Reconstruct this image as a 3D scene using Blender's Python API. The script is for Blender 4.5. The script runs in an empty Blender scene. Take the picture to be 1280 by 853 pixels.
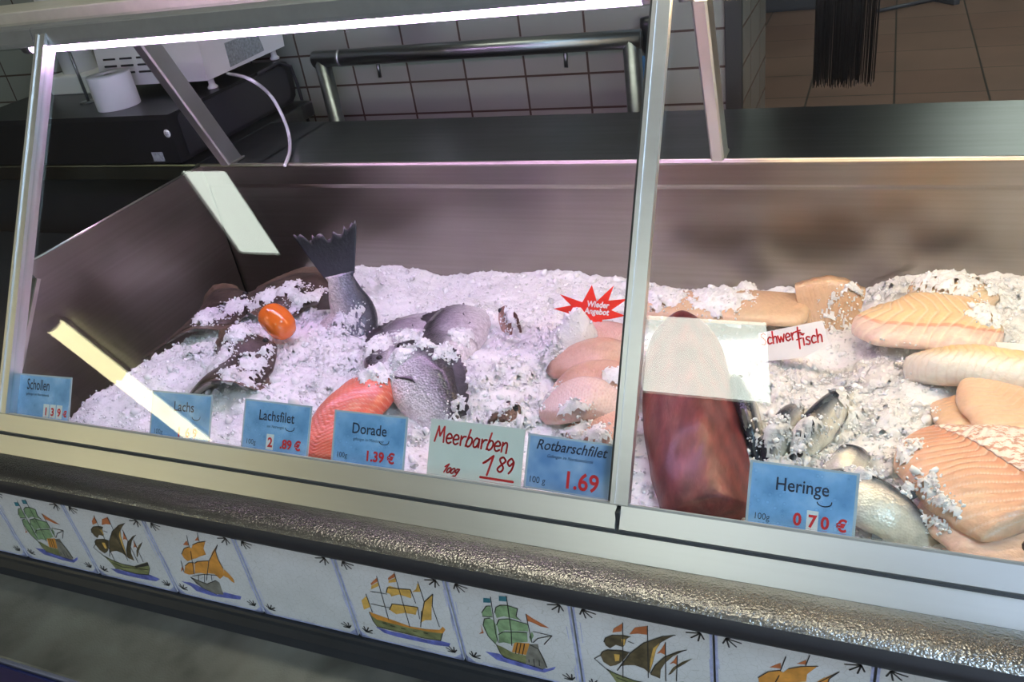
import bpy, bmesh, math, random
import numpy as np
from mathutils import Vector, Matrix, noise
random.seed(7)
rng = np.random.default_rng(5)
SC = bpy.context.scene
COL = SC.collection
PI = math.pi

# ------------------------------------------------------------------ camera (solved from the vanishing lines)
F = 1059.976
CAM = Vector((0.22644636, -0.66086061, 0.63506821))
RIGHT = Vector((0.92328723, 0.35667601, -0.14255847))
DOWN = Vector((0.07134657, -0.52392816, -0.84876908))
FWD = Vector((-0.37742597, 0.77348659, -0.50918379))
RISE = 0.95                                       # the floor is z=0 once everything is lifted by this


def ray(px, py):
    return FWD + RIGHT * ((px - 640) / F) + DOWN * ((py - 426.5) / F)


def on_z(px, py, z):
    d = ray(px, py)
    return CAM + d * ((z - CAM.z) / d.z)


def on_y(px, py, y):
    d = ray(px, py)
    return CAM + d * ((y - CAM.y) / d.y)


def on_x(px, py, x):
    d = ray(px, py)
    return CAM + d * ((x - CAM.x) / d.x)


TH = math.radians(35)
GU = Vector((0, math.sin(TH), math.cos(TH)))      # up the slope of the front glass
GN = Vector((0, -math.cos(TH), math.sin(TH)))     # its outward normal


def on_glass(px, py, off=0.0):
    d = ray(px, py)
    p0 = GN * off
    return CAM + d * ((p0 - CAM).dot(GN) / d.dot(GN))


def lerp(a, b, t):
    return a + (b - a) * t


def interp(xs, ys, x):
    return float(np.interp(x, xs, ys))


# ------------------------------------------------------------------ materials
MATS = {}


def new_mat(name):
    m = bpy.data.materials.new(name)
    m.use_nodes = True
    nt = m.node_tree
    b = nt.nodes['Principled BSDF']
    MATS[name] = m
    return m, nt, b


def N(nt, kind, **kw):
    n = nt.nodes.new(kind)
    for k, v in kw.items():
        setattr(n, k, v)
    return n


def coord(nt, scale=(1, 1, 1), out='Object'):
    t = N(nt, 'ShaderNodeTexCoord')
    mp = N(nt, 'ShaderNodeMapping')
    mp.inputs['Scale'].default_value = scale
    nt.links.new(t.outputs[out], mp.inputs['Vector'])
    return mp.outputs['Vector']


def noise_tex(nt, vec, scale, detail=3, rough=0.55):
    n = N(nt, 'ShaderNodeTexNoise')
    n.inputs['Scale'].default_value = scale
    n.inputs['Detail'].default_value = detail
    n.inputs['Roughness'].default_value = rough
    nt.links.new(vec, n.inputs['Vector'])
    return n.outputs['Fac']


def ramp(nt, fac, stops):
    r = N(nt, 'ShaderNodeValToRGB')
    el = r.color_ramp.elements
    while len(el) < len(stops):
        el.new(0.5)
    for e, (p, c) in zip(el, stops):
        e.position = p
        e.color = (*c, 1)
    nt.links.new(fac, r.inputs['Fac'])
    return r.outputs['Color']


def bump(nt, b, h, strength, dist=0.002):
    n = N(nt, 'ShaderNodeBump')
    n.inputs['Strength'].default_value = strength
    n.inputs['Distance'].default_value = dist
    nt.links.new(h, n.inputs['Height'])
    nt.links.new(n.outputs['Normal'], b.inputs['Normal'])


def plain(name, col, rough=0.5, metal=0.0, spec=0.5, coat=0.0, var=0.06, scale=40, bmp=0.0):
    m, nt, b = new_mat(name)
    f = noise_tex(nt, coord(nt), scale)
    c0 = tuple(max(0, c * (1 - var)) for c in col)
    c1 = tuple(min(1, c * (1 + var)) for c in col)
    nt.links.new(ramp(nt, f, [(0.3, c0), (0.7, c1)]), b.inputs['Base Color'])
    b.inputs['Roughness'].default_value = rough
    b.inputs['Metallic'].default_value = metal
    b.inputs['Specular IOR Level'].default_value = spec
    b.inputs['Coat Weight'].default_value = coat
    if bmp:
        bump(nt, b, f, bmp)
    return m


def emit(name, col, strength):
    m, nt, b = new_mat(name)
    nt.nodes.remove(b)
    e = N(nt, 'ShaderNodeEmission')
    e.inputs['Color'].default_value = (*col, 1)
    e.inputs['Strength'].default_value = strength
    nt.links.new(e.outputs[0], nt.nodes['Material Output'].inputs['Surface'])
    return m


def brushed(name, col, rough, scl, bmp=0.15, var=0.12):
    m, nt, b = new_mat(name)
    v = coord(nt, scl)
    f = noise_tex(nt, v, 1.0, 4)
    big = noise_tex(nt, coord(nt), 5, 3)
    mx = N(nt, 'ShaderNodeMath', operation='ADD')
    nt.links.new(f, mx.inputs[0])
    nt.links.new(big, mx.inputs[1])
    hf = N(nt, 'ShaderNodeMath', operation='MULTIPLY')
    hf.inputs[1].default_value = 0.5
    nt.links.new(mx.outputs[0], hf.inputs[0])
    nt.links.new(ramp(nt, hf.outputs[0], [(0.35, tuple(c * (1 - var) for c in col)), (0.65, tuple(min(1, c * (1 + var)) for c in col))]), b.inputs['Base Color'])
    b.inputs['Metallic'].default_value = 1.0
    mr = N(nt, 'ShaderNodeMapRange')
    mr.inputs['To Min'].default_value = rough * 0.8
    mr.inputs['To Max'].default_value = rough * 1.25
    nt.links.new(hf.outputs[0], mr.inputs['Value'])
    nt.links.new(mr.outputs[0], b.inputs['Roughness'])
    if bmp:
        bump(nt, b, f, bmp, 0.0006)
    return m


ALU = brushed('aluminium', (0.74, 0.75, 0.73), 0.38, (2, 60, 60), 0.03, 0.04)
ALU_DARK = plain('grey_profile', (0.30, 0.31, 0.30), 0.45, 0.6)
GASKET = plain('gasket', (0.03, 0.032, 0.03), 0.6)
STEEL = brushed('stainless', (0.33, 0.30, 0.275), 0.30, (3, 3, 160), 0.04, 0.10)
STEEL_LEDGE = brushed('ledge_steel', (0.17, 0.175, 0.18), 0.30, (4, 90, 4), 0.05, 0.22)
STEEL_RIM = plain('rim_steel', (0.72, 0.68, 0.62), 0.30, 1.0)
PIPE = brushed('pipe_steel', (0.25, 0.265, 0.265), 0.32, (3, 60, 60), 0.05, 0.2)
BLACKBOX = plain('black_plastic', (0.012, 0.012, 0.014), 0.32, 0, 0.5)
DARKGREY = plain('dark_grey_plastic', (0.035, 0.035, 0.04), 0.4)
WHITE_PL = plain('white_plastic', (0.80, 0.79, 0.80), 0.35, var=0.02)
GREY_PL = plain('grey_metal_plate', (0.35, 0.36, 0.36), 0.3, 0.8)
PAPER = plain('paper', (0.86, 0.86, 0.85), 0.8, var=0.02)
VENT = plain('vent_dark', (0.02, 0.02, 0.025), 0.7)
STICKER = plain('grey_label', (0.30, 0.33, 0.34), 0.5, var=0.35, scale=160)
BLUE_PANEL = plain('blue_panel', (0.010, 0.016, 0.075), 0.35)
CEIL = plain('ceiling_paint', (0.42, 0.42, 0.39), 0.9, var=0.03, scale=3)
SHOPWALL = plain('shop_wall', (0.22, 0.21, 0.19), 0.9, var=0.1, scale=2)
CLOTH = plain('white_bag', (0.78, 0.78, 0.76), 0.35)
GROUT = plain('grout', (0.33, 0.33, 0.32), 0.85)
BRISTLE = plain('black_bristle', (0.008, 0.006, 0.007), 0.55)
BLUE_TAG = plain('blue_tag', (0.05, 0.15, 0.30), 0.4)
CRATE = plain('grey_crate', (0.10, 0.10, 0.12), 0.45)
RED_PRINT = plain('red_print', (0.75, 0.02, 0.025), 0.45)
RED_PEN = plain('red_marker', (0.66, 0.02, 0.02), 0.5)
NAVY = plain('navy_print', (0.012, 0.018, 0.05), 0.5)
WHITE_PRINT = plain('white_print', (0.85, 0.85, 0.84), 0.5, var=0.02)
CARD_WHITE = plain('white_card', (0.74, 0.75, 0.69), 0.35, coat=0.3, var=0.03)
LAMINATE = plain('laminate_edge', (0.50, 0.56, 0.62), 0.25, var=0.08)
STAR_RED = plain('star_red', (0.85, 0.035, 0.02), 0.45, var=0.03)

PINK_TUBE = emit('pink_tube', (0.90, 0.52, 1.0), 37)
WARM_TUBE = emit('warm_tube', (1.0, 0.66, 0.41), 54)
PANEL_ON = emit('panel_light', (0.93, 1.0, 0.90), 9)
YELLOW_ON = emit('yellow_tube', (1.0, 0.88, 0.50), 13)
DAY = emit('daylight', (0.62, 0.76, 1.0), 6.0)
ADDED_NARROW_ON = emit('added_narrow_light', (1.0, 0.97, 0.82), 16)
ADDED_COOL_ON = emit('added_cool_light', (0.52, 0.72, 1.0), 18)


def hammered():
    m, nt, b = new_mat('hammered_metal')
    v = coord(nt)
    vo = N(nt, 'ShaderNodeTexVoronoi', feature='SMOOTH_F1')
    vo.inputs['Scale'].default_value = 420
    nt.links.new(v, vo.inputs['Vector'])
    b.inputs['Metallic'].default_value = 0.95
    b.inputs['Roughness'].default_value = 0.27
    nt.links.new(ramp(nt, noise_tex(nt, v, 6), [(0.3, (0.24, 0.235, 0.21)), (0.7, (0.31, 0.30, 0.27))]), b.inputs['Base Color'])
    bump(nt, b, vo.outputs['Distance'], 0.62, 0.0014)
    return m


HAMMER = hammered()


def shelf_mat():
    m, nt, b = new_mat('worn_shelf_metal')
    v = coord(nt)
    nt.links.new(ramp(nt, noise_tex(nt, v, 9, 3), [(0.3, (0.14, 0.14, 0.115)), (0.5, (0.25, 0.25, 0.215)), (0.75, (0.34, 0.35, 0.30))]), b.inputs['Base Color'])
    b.inputs['Metallic'].default_value = 0.85
    b.inputs['Roughness'].default_value = 0.42
    bump(nt, b, noise_tex(nt, v, 420, 2), 0.5, 0.001)
    return m


SHELF = shelf_mat()
TRIM_BLACK = plain('black_rubber', (0.022, 0.024, 0.026), 0.38, var=0.1)


def glass_mat(name, tint=(0.93, 0.965, 0.95), f0=0.042):
    m, nt, b = new_mat(name)
    nt.nodes.remove(b)
    g = N(nt, 'ShaderNodeNewGeometry')
    dt = N(nt, 'ShaderNodeVectorMath', operation='DOT_PRODUCT')
    nt.links.new(g.outputs['Normal'], dt.inputs[0])
    nt.links.new(g.outputs['Incoming'], dt.inputs[1])
    ab = N(nt, 'ShaderNodeMath', operation='ABSOLUTE')
    nt.links.new(dt.outputs['Value'], ab.inputs[0])
    om = N(nt, 'ShaderNodeMath', operation='SUBTRACT')
    om.inputs[0].default_value = 1.0
    nt.links.new(ab.outputs[0], om.inputs[1])
    pw = N(nt, 'ShaderNodeMath', operation='POWER')
    pw.inputs[1].default_value = 5.0
    nt.links.new(om.outputs[0], pw.inputs[0])
    ml = N(nt, 'ShaderNodeMath', operation='MULTIPLY_ADD')
    ml.inputs[1].default_value = 1 - f0
    ml.inputs[2].default_value = f0
    nt.links.new(pw.outputs[0], ml.inputs[0])
    tr = N(nt, 'ShaderNodeBsdfTransparent')
    tr.inputs['Color'].default_value = (*tint, 1)
    gl = N(nt, 'ShaderNodeBsdfGlossy')
    gl.inputs['Roughness'].default_value = 0.0
    mx = N(nt, 'ShaderNodeMixShader')
    nt.links.new(ml.outputs[0], mx.inputs[0])
    nt.links.new(tr.outputs[0], mx.inputs[1])
    nt.links.new(gl.outputs[0], mx.inputs[2])
    nt.links.new(mx.outputs[0], nt.nodes['Material Output'].inputs['Surface'])
    return m


GLASS = glass_mat('clear_glass')


def tile_wall():
    m, nt, b = new_mat('white_wall_tiles')
    t = N(nt, 'ShaderNodeTexCoord')
    s = N(nt, 'ShaderNodeSeparateXYZ')
    nt.links.new(t.outputs['Object'], s.inputs[0])
    ad = N(nt, 'ShaderNodeMath', operation='ADD')
    nt.links.new(s.outputs['X'], ad.inputs[0])
    nt.links.new(s.outputs['Y'], ad.inputs[1])
    c = N(nt, 'ShaderNodeCombineXYZ')
    nt.links.new(ad.outputs[0], c.inputs['X'])
    nt.links.new(s.outputs['Z'], c.inputs['Y'])
    mp = N(nt, 'ShaderNodeMapping')
    nt.links.new(c.outputs[0], mp.inputs['Vector'])
    br = N(nt, 'ShaderNodeTexBrick')
    br.offset = 0.0
    br.squash = 1.0
    br.inputs['Scale'].default_value = 1.0
    br.inputs['Brick Width'].default_value = 0.153
    br.inputs['Row Height'].default_value = 0.0785
    br.inputs['Mortar Size'].default_value = 0.0028
    br.inputs['Mortar Smooth'].default_value = 0.2
    br.inputs['Bias'].default_value = 0.0
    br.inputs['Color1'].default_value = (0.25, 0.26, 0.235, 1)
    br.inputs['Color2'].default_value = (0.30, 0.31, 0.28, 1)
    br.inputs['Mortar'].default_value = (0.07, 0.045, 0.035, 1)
    nt.links.new(mp.outputs[0], br.inputs['Vector'])
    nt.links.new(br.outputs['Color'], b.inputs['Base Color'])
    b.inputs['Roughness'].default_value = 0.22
    bump(nt, b, br.outputs['Fac'], -0.4, 0.002)
    m['mapping'] = mp.name
    return m


def floor_mat():
    m, nt, b = new_mat('brown_floor_tiles')
    v = coord(nt)
    mp = N(nt, 'ShaderNodeMapping')
    mp.inputs['Location'].default_value = (0.158, 0.1, 0)
    nt.links.new(v, mp.inputs['Vector'])
    br = N(nt, 'ShaderNodeTexBrick')
    br.offset = 0.0
    br.inputs['Scale'].default_value = 1.0
    br.inputs['Brick Width'].default_value = 0.472
    br.inputs['Row Height'].default_value = 0.472
    br.inputs['Mortar Size'].default_value = 0.006
    br.inputs['Color1'].default_value = (0.26, 0.145, 0.108, 1)
    br.inputs['Color2'].default_value = (0.31, 0.185, 0.14, 1)
    br.inputs['Mortar'].default_value = (0.06, 0.045, 0.035, 1)
    nt.links.new(mp.outputs[0], br.inputs['Vector'])
    mix = N(nt, 'ShaderNodeMixRGB', blend_type='MULTIPLY')
    mix.inputs[0].default_value = 0.6
    nt.links.new(br.outputs['Color'], mix.inputs[1])
    nt.links.new(ramp(nt, noise_tex(nt, v, 3, 4), [(0.3, (0.7, 0.7, 0.7)), (0.7, (1.15, 1.1, 1.1))]), mix.inputs[2])
    nt.links.new(mix.outputs[0], b.inputs['Base Color'])
    b.inputs['Roughness'].default_value = 0.28
    return m


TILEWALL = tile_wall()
FLOOR = floor_mat()


def painted(name, rough=0.3, coat=0.4, bscale=0, bstr=0.0, nvar=0.25, nscale=60, sss=0.0, metal=0.0, aniso=(1, 1, 1)):
    """colour attribute 'col' of the mesh, broken up by noise; for flesh, skin and fins"""
    m, nt, b = new_mat(name)
    a = N(nt, 'ShaderNodeAttribute', attribute_name='col')
    v = coord(nt, aniso)
    f = noise_tex(nt, v, nscale, 4, 0.65)
    r = ramp(nt, f, [(0.25, (1 - nvar,) * 3), (0.75, (1 + nvar * 0.6,) * 3)])
    mx = N(nt, 'ShaderNodeMixRGB', blend_type='MULTIPLY')
    mx.inputs[0].default_value = 1.0
    nt.links.new(a.outputs['Color'], mx.inputs[1])
    nt.links.new(r, mx.inputs[2])
    nt.links.new(mx.outputs[0], b.inputs['Base Color'])
    b.inputs['Roughness'].default_value = rough
    b.inputs['Coat Weight'].default_value = coat
    b.inputs['Coat Roughness'].default_value = 0.15
    b.inputs['Metallic'].default_value = metal
    if sss:
        b.inputs['Subsurface Weight'].default_value = sss
        b.inputs['Subsurface Radius'].default_value = (0.012, 0.006, 0.004)
        b.inputs['Subsurface Scale'].default_value = 0.6
    if bscale:
        vo = N(nt, 'ShaderNodeTexVoronoi')
        vo.inputs['Scale'].default_value = bscale
        nt.links.new(v, vo.inputs['Vector'])
        bump(nt, b, vo.outputs['Distance'], bstr, 0.002)
    else:
        bump(nt, b, f, 0.4, 0.003)
    return m


FLESH = painted('fillet_flesh', 0.34, 0.35, nvar=0.13, nscale=160, sss=0.25)
TUNA = painted('tuna_flesh', 0.46, 0.10, nvar=0.45, nscale=30, aniso=(4, 1.0, 3))
SALMON = painted('salmon_flesh', 0.35, 0.35, nvar=0.16, nscale=80, sss=0.2)
SKIN = painted('scaled_skin', 0.30, 0.4, 300, 0.75, 0.45, 150, metal=0.12)
FLATSKIN = painted('flatfish_skin', 0.42, 0.25, nvar=0.65, nscale=95)
HERRING = painted('herring_skin', 0.24, 0.4, 380, 0.25, 0.25, 90, metal=0.15)
FIN = painted('fin_membrane', 0.4, 0.3, nvar=0.4, nscale=120)
TOMATO = plain('orange_tomato', (0.80, 0.17, 0.02), 0.18, coat=0.6, var=0.10, scale=30)
STALK = plain('tomato_scar', (0.30, 0.12, 0.02), 0.6)
EYE = plain('fish_eye', (0.012, 0.012, 0.014), 0.1)


def membrane():
    m, nt, b = new_mat('silver_membrane')
    v = coord(nt, (1, 2.2, 1))
    f = noise_tex(nt, v, 75, 4, 0.7)
    nt.links.new(ramp(nt, f, [(0.43, (0.55, 0.30, 0.22)), (0.50, (0.90, 0.76, 0.68))]), b.inputs['Base Color'])
    b.inputs['Roughness'].default_value = 0.22
    b.inputs['Coat Weight'].default_value = 0.5
    bump(nt, b, f, 0.5, 0.002)
    return m


MEMBRANE = membrane()


def ice_mat():
    m, nt, b = new_mat('crushed_ice')
    v = coord(nt)
    f = noise_tex(nt, v, 22, 5, 0.65)
    nt.links.new(ramp(nt, f, [(0.32, (0.74, 0.75, 0.77)), (0.46, (0.93, 0.94, 0.95)), (0.7, (0.97, 0.97, 0.98))]), b.inputs['Base Color'])
    b.inputs['Roughness'].default_value = 0.30
    b.inputs['Specular IOR Level'].default_value = 0.45
    b.inputs['Subsurface Weight'].default_value = 0.75
    b.inputs['Subsurface Radius'].default_value = (0.012, 0.012, 0.012)
    b.inputs['Subsurface Scale'].default_value = 1.0
    bump(nt, b, noise_tex(nt, v, 260, 3), 0.6, 0.003)
    return m


def clear_ice():
    m, nt, b = new_mat('clear_ice')
    v = coord(nt)
    b.inputs['Base Color'].default_value = (0.86, 0.89, 0.90, 1)
    b.inputs['Roughness'].default_value = 0.16
    b.inputs['IOR'].default_value = 1.31
    b.inputs['Transmission Weight'].default_value = 0.25
    bump(nt, b, noise_tex(nt, v, 150, 3), 0.6, 0.003)
    return m


ICE, ICE_CLEAR = ice_mat(), clear_ice()
ICE_LUMP = plain('ice_lump', (0.93, 0.94, 0.95), 0.3, var=0.04, scale=200)


def card_blue():
    m, nt, b = new_mat('blue_water_card')
    v = coord(nt)
    f = noise_tex(nt, v, 28, 4)
    base = ramp(nt, f, [(0.3, (0.15, 0.34, 0.62)), (0.5, (0.25, 0.48, 0.80)), (0.72, (0.45, 0.66, 0.90))])
    vo = N(nt, 'ShaderNodeTexVoronoi')
    vo.inputs['Scale'].default_value = 115
    vo.inputs['Randomness'].default_value = 1.0
    nt.links.new(v, vo.inputs['Vector'])
    drop = ramp(nt, vo.outputs['Distance'], [(0.0, (1.25, 1.2, 1.15)), (0.16, (1.2, 1.15, 1.1)), (0.22, (0.55, 0.62, 0.75)), (0.27, (1, 1, 1))])
    mx = N(nt, 'ShaderNodeMixRGB', blend_type='MULTIPLY')
    mx.inputs[0].default_value = 0.55
    nt.links.new(base, mx.inputs[1])
    nt.links.new(drop, mx.inputs[2])
    nt.links.new(mx.outputs[0], b.inputs['Base Color'])
    b.inputs['Roughness'].default_value = 0.35
    return m


def card_sky():
    m, nt, b = new_mat('blue_cloud_card')
    v = coord(nt)
    f = noise_tex(nt, v, 30, 2)
    nt.links.new(ramp(nt, f, [(0.3, (0.14, 0.28, 0.56)), (0.55, (0.30, 0.45, 0.70)), (0.75, (0.50, 0.60, 0.78))]), b.inputs['Base Color'])
    b.inputs['Roughness'].default_value = 0.35
    return m


CARD_BLUE, CARD_SKY = card_blue(), card_sky()


def glaze():
    m, nt, b = new_mat('cracked_cream_glaze')
    v = coord(nt)
    vo = N(nt, 'ShaderNodeTexVoronoi', feature='DISTANCE_TO_EDGE')
    vo.inputs['Scale'].default_value = 130
    nt.links.new(v, vo.inputs['Vector'])
    cr = ramp(nt, vo.outputs['Distance'], [(0.0, (0.80, 0.79, 0.74)), (0.03, (1, 1, 1))])
    base = ramp(nt, noise_tex(nt, v, 14), [(0.3, (0.60, 0.60, 0.555)), (0.7, (0.69, 0.69, 0.65))])
    mx = N(nt, 'ShaderNodeMixRGB', blend_type='MULTIPLY')
    mx.inputs[0].default_value = 1
    nt.links.new(base, mx.inputs[1])
    nt.links.new(cr, mx.inputs[2])
    nt.links.new(mx.outputs[0], b.inputs['Base Color'])
    b.inputs['Roughness'].default_value = 0.25
    return m


GLAZE = glaze()
P_GREEN = plain('green_paint', (0.22, 0.33, 0.16), 0.3, var=0.35, scale=90)
P_BROWN = plain('brown_paint', (0.115, 0.085, 0.04), 0.3, var=0.55, scale=60)
P_ORANGE = plain('orange_paint', (0.62, 0.27, 0.045), 0.3, var=0.25, scale=60)
P_YELLOW = plain('ochre_paint', (0.62, 0.37, 0.08), 0.3, var=0.25, scale=70)
P_OLIVE = plain('olive_paint', (0.20, 0.21, 0.085), 0.3, var=0.35, scale=90)
P_GREYHULL = plain('grey_paint', (0.20, 0.19, 0.15), 0.3, var=0.3, scale=90)
P_LINE = plain('dark_line', (0.03, 0.028, 0.025), 0.35)
P_BLUE = plain('cobalt_paint', (0.13, 0.15, 0.42), 0.3, var=0.4, scale=100)
P_PALEBLUE = plain('pale_cobalt', (0.36, 0.39, 0.56), 0.3, var=0.25, scale=100)
P_TEAL = plain('teal_paint', (0.04, 0.20, 0.24), 0.3, var=0.2)
P_RED = plain('rust_paint', (0.48, 0.15, 0.05), 0.3, var=0.25)
P_WHITE = plain('pale_paint', (0.62, 0.60, 0.54), 0.3)


# ------------------------------------------------------------------ mesh building
class MB:
    def __init__(self):
        self.v, self.f, self.mi, self.c, self.sm = [], [], [], [], []

    def add(self, verts, faces, m=0, col=(1, 1, 1), smooth=True):
        o = len(self.v)
        self.v += [Vector(p) for p in verts]
        if isinstance(col, list):
            self.c += col
        else:
            self.c += [col] * len(verts)
        for f in faces:
            self.f.append(tuple(o + i for i in f))
            self.mi.append(m)
            self.sm.append(smooth)
        return self

    def rbox(self, c, s, b=0.003, m=0, rot=None, seg=2):
        bm = bmesh.new()
        bmesh.ops.create_cube(bm, size=1)
        for v in bm.verts:
            v.co = Vector((v.co.x * s[0], v.co.y * s[1], v.co.z * s[2]))
        if b > 0:
            bmesh.ops.bevel(bm, geom=list(bm.edges), offset=min(b, min(s) * 0.45), segments=seg, profile=0.5, affect='EDGES')
        bm.verts.index_update()
        R = rot if rot is not None else Matrix.Identity(3)
        self.add([R @ v.co + Vector(c) for v in bm.verts], [[v.index for v in f.verts] for f in bm.faces], m, smooth=False)
        bm.free()
        return self

    def prism(self, poly, d, m=0, smooth=False):
        """poly: list of 3D points of a planar outline; d: extrusion vector"""
        n = len(poly)
        d = Vector(d)
        a = [Vector(p) for p in poly]
        vs = a + [p + d for p in a]
        fs = [list(range(n))[::-1], [n + i for i in range(n)]]
        fs += [[i, (i + 1) % n, n + (i + 1) % n, n + i] for i in range(n)]
        return self.add(vs, fs, m, smooth=smooth)

    def extrude_x(self, prof, x0, x1, m=0, smooth=False):
        return self.prism([(x0, y, z) for y, z in prof], (x1 - x0, 0, 0), m, smooth)

    def tube(self, pts, r, n=12, m=0, col=(1, 1, 1), cap=True):
        pts = [Vector(p) for p in pts]
        k = len(pts)
        rs = r if isinstance(r, (list, tuple)) else [r] * k
        vs, fs = [], []
        ref = None
        for i, p in enumerate(pts):
            t = (pts[min(i + 1, k - 1)] - pts[max(i - 1, 0)]).normalized()
            if ref is None:
                ref = t.orthogonal().normalized()
            ref = (ref - t * ref.dot(t)).normalized()
            b = t.cross(ref)
            for j in range(n):
                a = 2 * PI * j / n
                vs.append(p + (ref * math.cos(a) + b * math.sin(a)) * rs[i])
        for i in range(k - 1):
            for j in range(n):
                fs.append([i * n + j, i * n + (j + 1) % n, (i + 1) * n + (j + 1) % n, (i + 1) * n + j])
        if cap:
            fs.append(list(range(n))[::-1])
            fs.append([(k - 1) * n + j for j in range(n)])
        return self.add(vs, fs, m, col)

    def lathe(self, prof, c, axis=(0, 0, 1), n=32, m=0, col=(1, 1, 1)):
        ax = Vector(axis).normalized()
        u = ax.orthogonal().normalized()
        w = ax.cross(u)
        c = Vector(c)
        vs, fs = [], []
        for r, h in prof:
            for j in range(n):
                a = 2 * PI * j / n
                vs.append(c + ax * h + (u * math.cos(a) + w * math.sin(a)) * r)
        k = len(prof)
        for i in range(k - 1):
            for j in range(n):
                fs.append([i * n + j, i * n + (j + 1) % n, (i + 1) * n + (j + 1) % n, (i + 1) * n + j])
        fs.append(list(range(n))[::-1])
        fs.append([(k - 1) * n + j for j in range(n)])
        return self.add(vs, fs, m, col)

    def ball(self, c, r, m=0, n=12, col=(1, 1, 1)):
        prof = [(max(1e-4, math.sin(PI * i / n)) * r, -math.cos(PI * i / n) * r) for i in range(n + 1)]
        return self.lathe(prof, c, n=n * 2 if n < 10 else 18, m=m, col=col)

    def grid(self, P, closed_v=False, m=0, cols=None, caps=False):
        nu, nv = len(P), len(P[0])
        vs = [p for row in P for p in row]
        cl = [c for row in cols for c in row] if cols else (1, 1, 1)
        fs = []
        for i in range(nu - 1):
            for j in range(nv if closed_v else nv - 1):
                j2 = (j + 1) % nv
                fs.append([i * nv + j, i * nv + j2, (i + 1) * nv + j2, (i + 1) * nv + j])
        if caps:
            fs.append(list(range(nv))[::-1])
            fs.append([(nu - 1) * nv + j for j in range(nv)])
        return self.add(vs, fs, m, cl)

    def build(self, name, mats, parent=None, normals=True):
        me = bpy.data.meshes.new(name)
        off = parent['_at'] if parent is not None and '_at' in parent else (0, 0, 0)
        off = Vector(off)
        me.from_pydata([v - off for v in self.v], [], self.f)
        for m in (mats if isinstance(mats, (list, tuple)) else [mats]):
            me.materials.append(m)
        me.polygons.foreach_set('material_index', self.mi)
        me.polygons.foreach_set('use_smooth', self.sm)
        at = me.attributes.new('col', 'FLOAT_COLOR', 'POINT')
        at.data.foreach_set('color', np.array([(*c, 1.0) for c in self.c], dtype=np.float32).ravel())
        me.update()
        if normals:
            bm = bmesh.new()
            bm.from_mesh(me)
            bmesh.ops.recalc_face_normals(bm, faces=bm.faces)
            bm.to_mesh(me)
            bm.free()
        o = bpy.data.objects.new(name, me)
        COL.objects.link(o)
        if parent is not None:
            o.parent = parent
            o['_at'] = tuple(off)
        return o


def thing(name, label, cat, loc, group=None):
    o = bpy.data.objects.new(name, None)
    COL.objects.link(o)
    o.location = loc
    o.empty_display_size = 0.02
    o['_at'] = tuple(loc)
    o['label'], o['category'] = label, cat
    if group:
        o['group'] = group
    return o


def solo(mb, name, mats, label, cat, group=None, at=None):
    """a thing that is one mesh, its origin at the base of the mesh"""
    if at is None:
        xs = [v.x for v in mb.v]; ys = [v.y for v in mb.v]; zs = [v.z for v in mb.v]
        at = Vector(((min(xs) + max(xs)) / 2, (min(ys) + max(ys)) / 2, min(zs)))
    for v in mb.v:
        v -= Vector(at)
    o = mb.build(name, mats)
    o.location = at
    o['label'], o['category'] = label, cat
    if group:
        o['group'] = group
    return o


def struct(mb, name, mats):
    o = mb.build(name, mats)
    o['kind'] = 'structure'
    return o


def text_mesh(s, size, xs=1.0, shear=0.0, bold=0.0):
    """filled outlines of a word, centred on x, baseline at 0 -> (verts, faces)"""
    cu = bpy.data.curves.new('word', 'FONT')
    cu.body = s
    cu.size = size
    cu.shear = shear
    cu.offset = bold
    cu.align_x = 'CENTER'
    cu.resolution_u = 3
    o = bpy.data.objects.new('word', cu)
    COL.objects.link(o)
    dg = bpy.context.evaluated_depsgraph_get()
    me = bpy.data.meshes.new_from_object(o.evaluated_get(dg))
    vs = [(v.co.x * xs, v.co.y) for v in me.vertices]
    fs = [list(p.vertices) for p in me.polygons]
    bpy.data.objects.remove(o)
    bpy.data.curves.remove(cu)
    bpy.data.meshes.remove(me)
    return vs, fs


def strokes(polys, w, n=8):
    """pen strokes as flat ribbons with round ends -> (verts, faces)"""
    vs, fs = [], []
    for pl in polys:
        for i in range(len(pl) - 1):
            a, b = Vector(pl[i]), Vector(pl[i + 1])
            d = b - a
            if d.length < 1e-7:
                continue
            q = Vector((-d.y, d.x)).normalized() * w / 2
            o = len(vs)
            vs += [tuple(a + q), tuple(a - q), tuple(b - q), tuple(b + q)]
            fs.append([o, o + 1, o + 2, o + 3])
        for p in pl:
            o = len(vs)
            vs += [(p[0] + math.cos(2 * PI * k / n) * w / 2, p[1] + math.sin(2 * PI * k / n) * w / 2) for k in range(n)]
            fs.append(list(range(o, o + n)))
    return vs, fs


class Plane:
    """a flat sheet's frame: origin, x axis, y axis, outward normal"""
    def __init__(self, o, x, y):
        self.o, self.x, self.y = Vector(o), Vector(x).normalized(), Vector(y).normalized()
        self.n = self.x.cross(self.y).normalized()

    def p(self, u, v, h=0.0):
        return self.o + self.x * u + self.y * v + self.n * h

    def flat(self, mb, vf, h, at=(0, 0), m=0, rot=0.0):
        c, s = math.cos(rot), math.sin(rot)
        vs, fs = vf
        return mb.add([self.p(at[0] + a * c - b * s, at[1] + a * s + b * c, h) for a, b in vs], fs, m, smooth=False)

    def poly(self, mb, pts, h, m=0):
        return mb.add([self.p(a, b, h) for a, b in pts], [list(range(len(pts)))], m, smooth=False)

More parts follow.
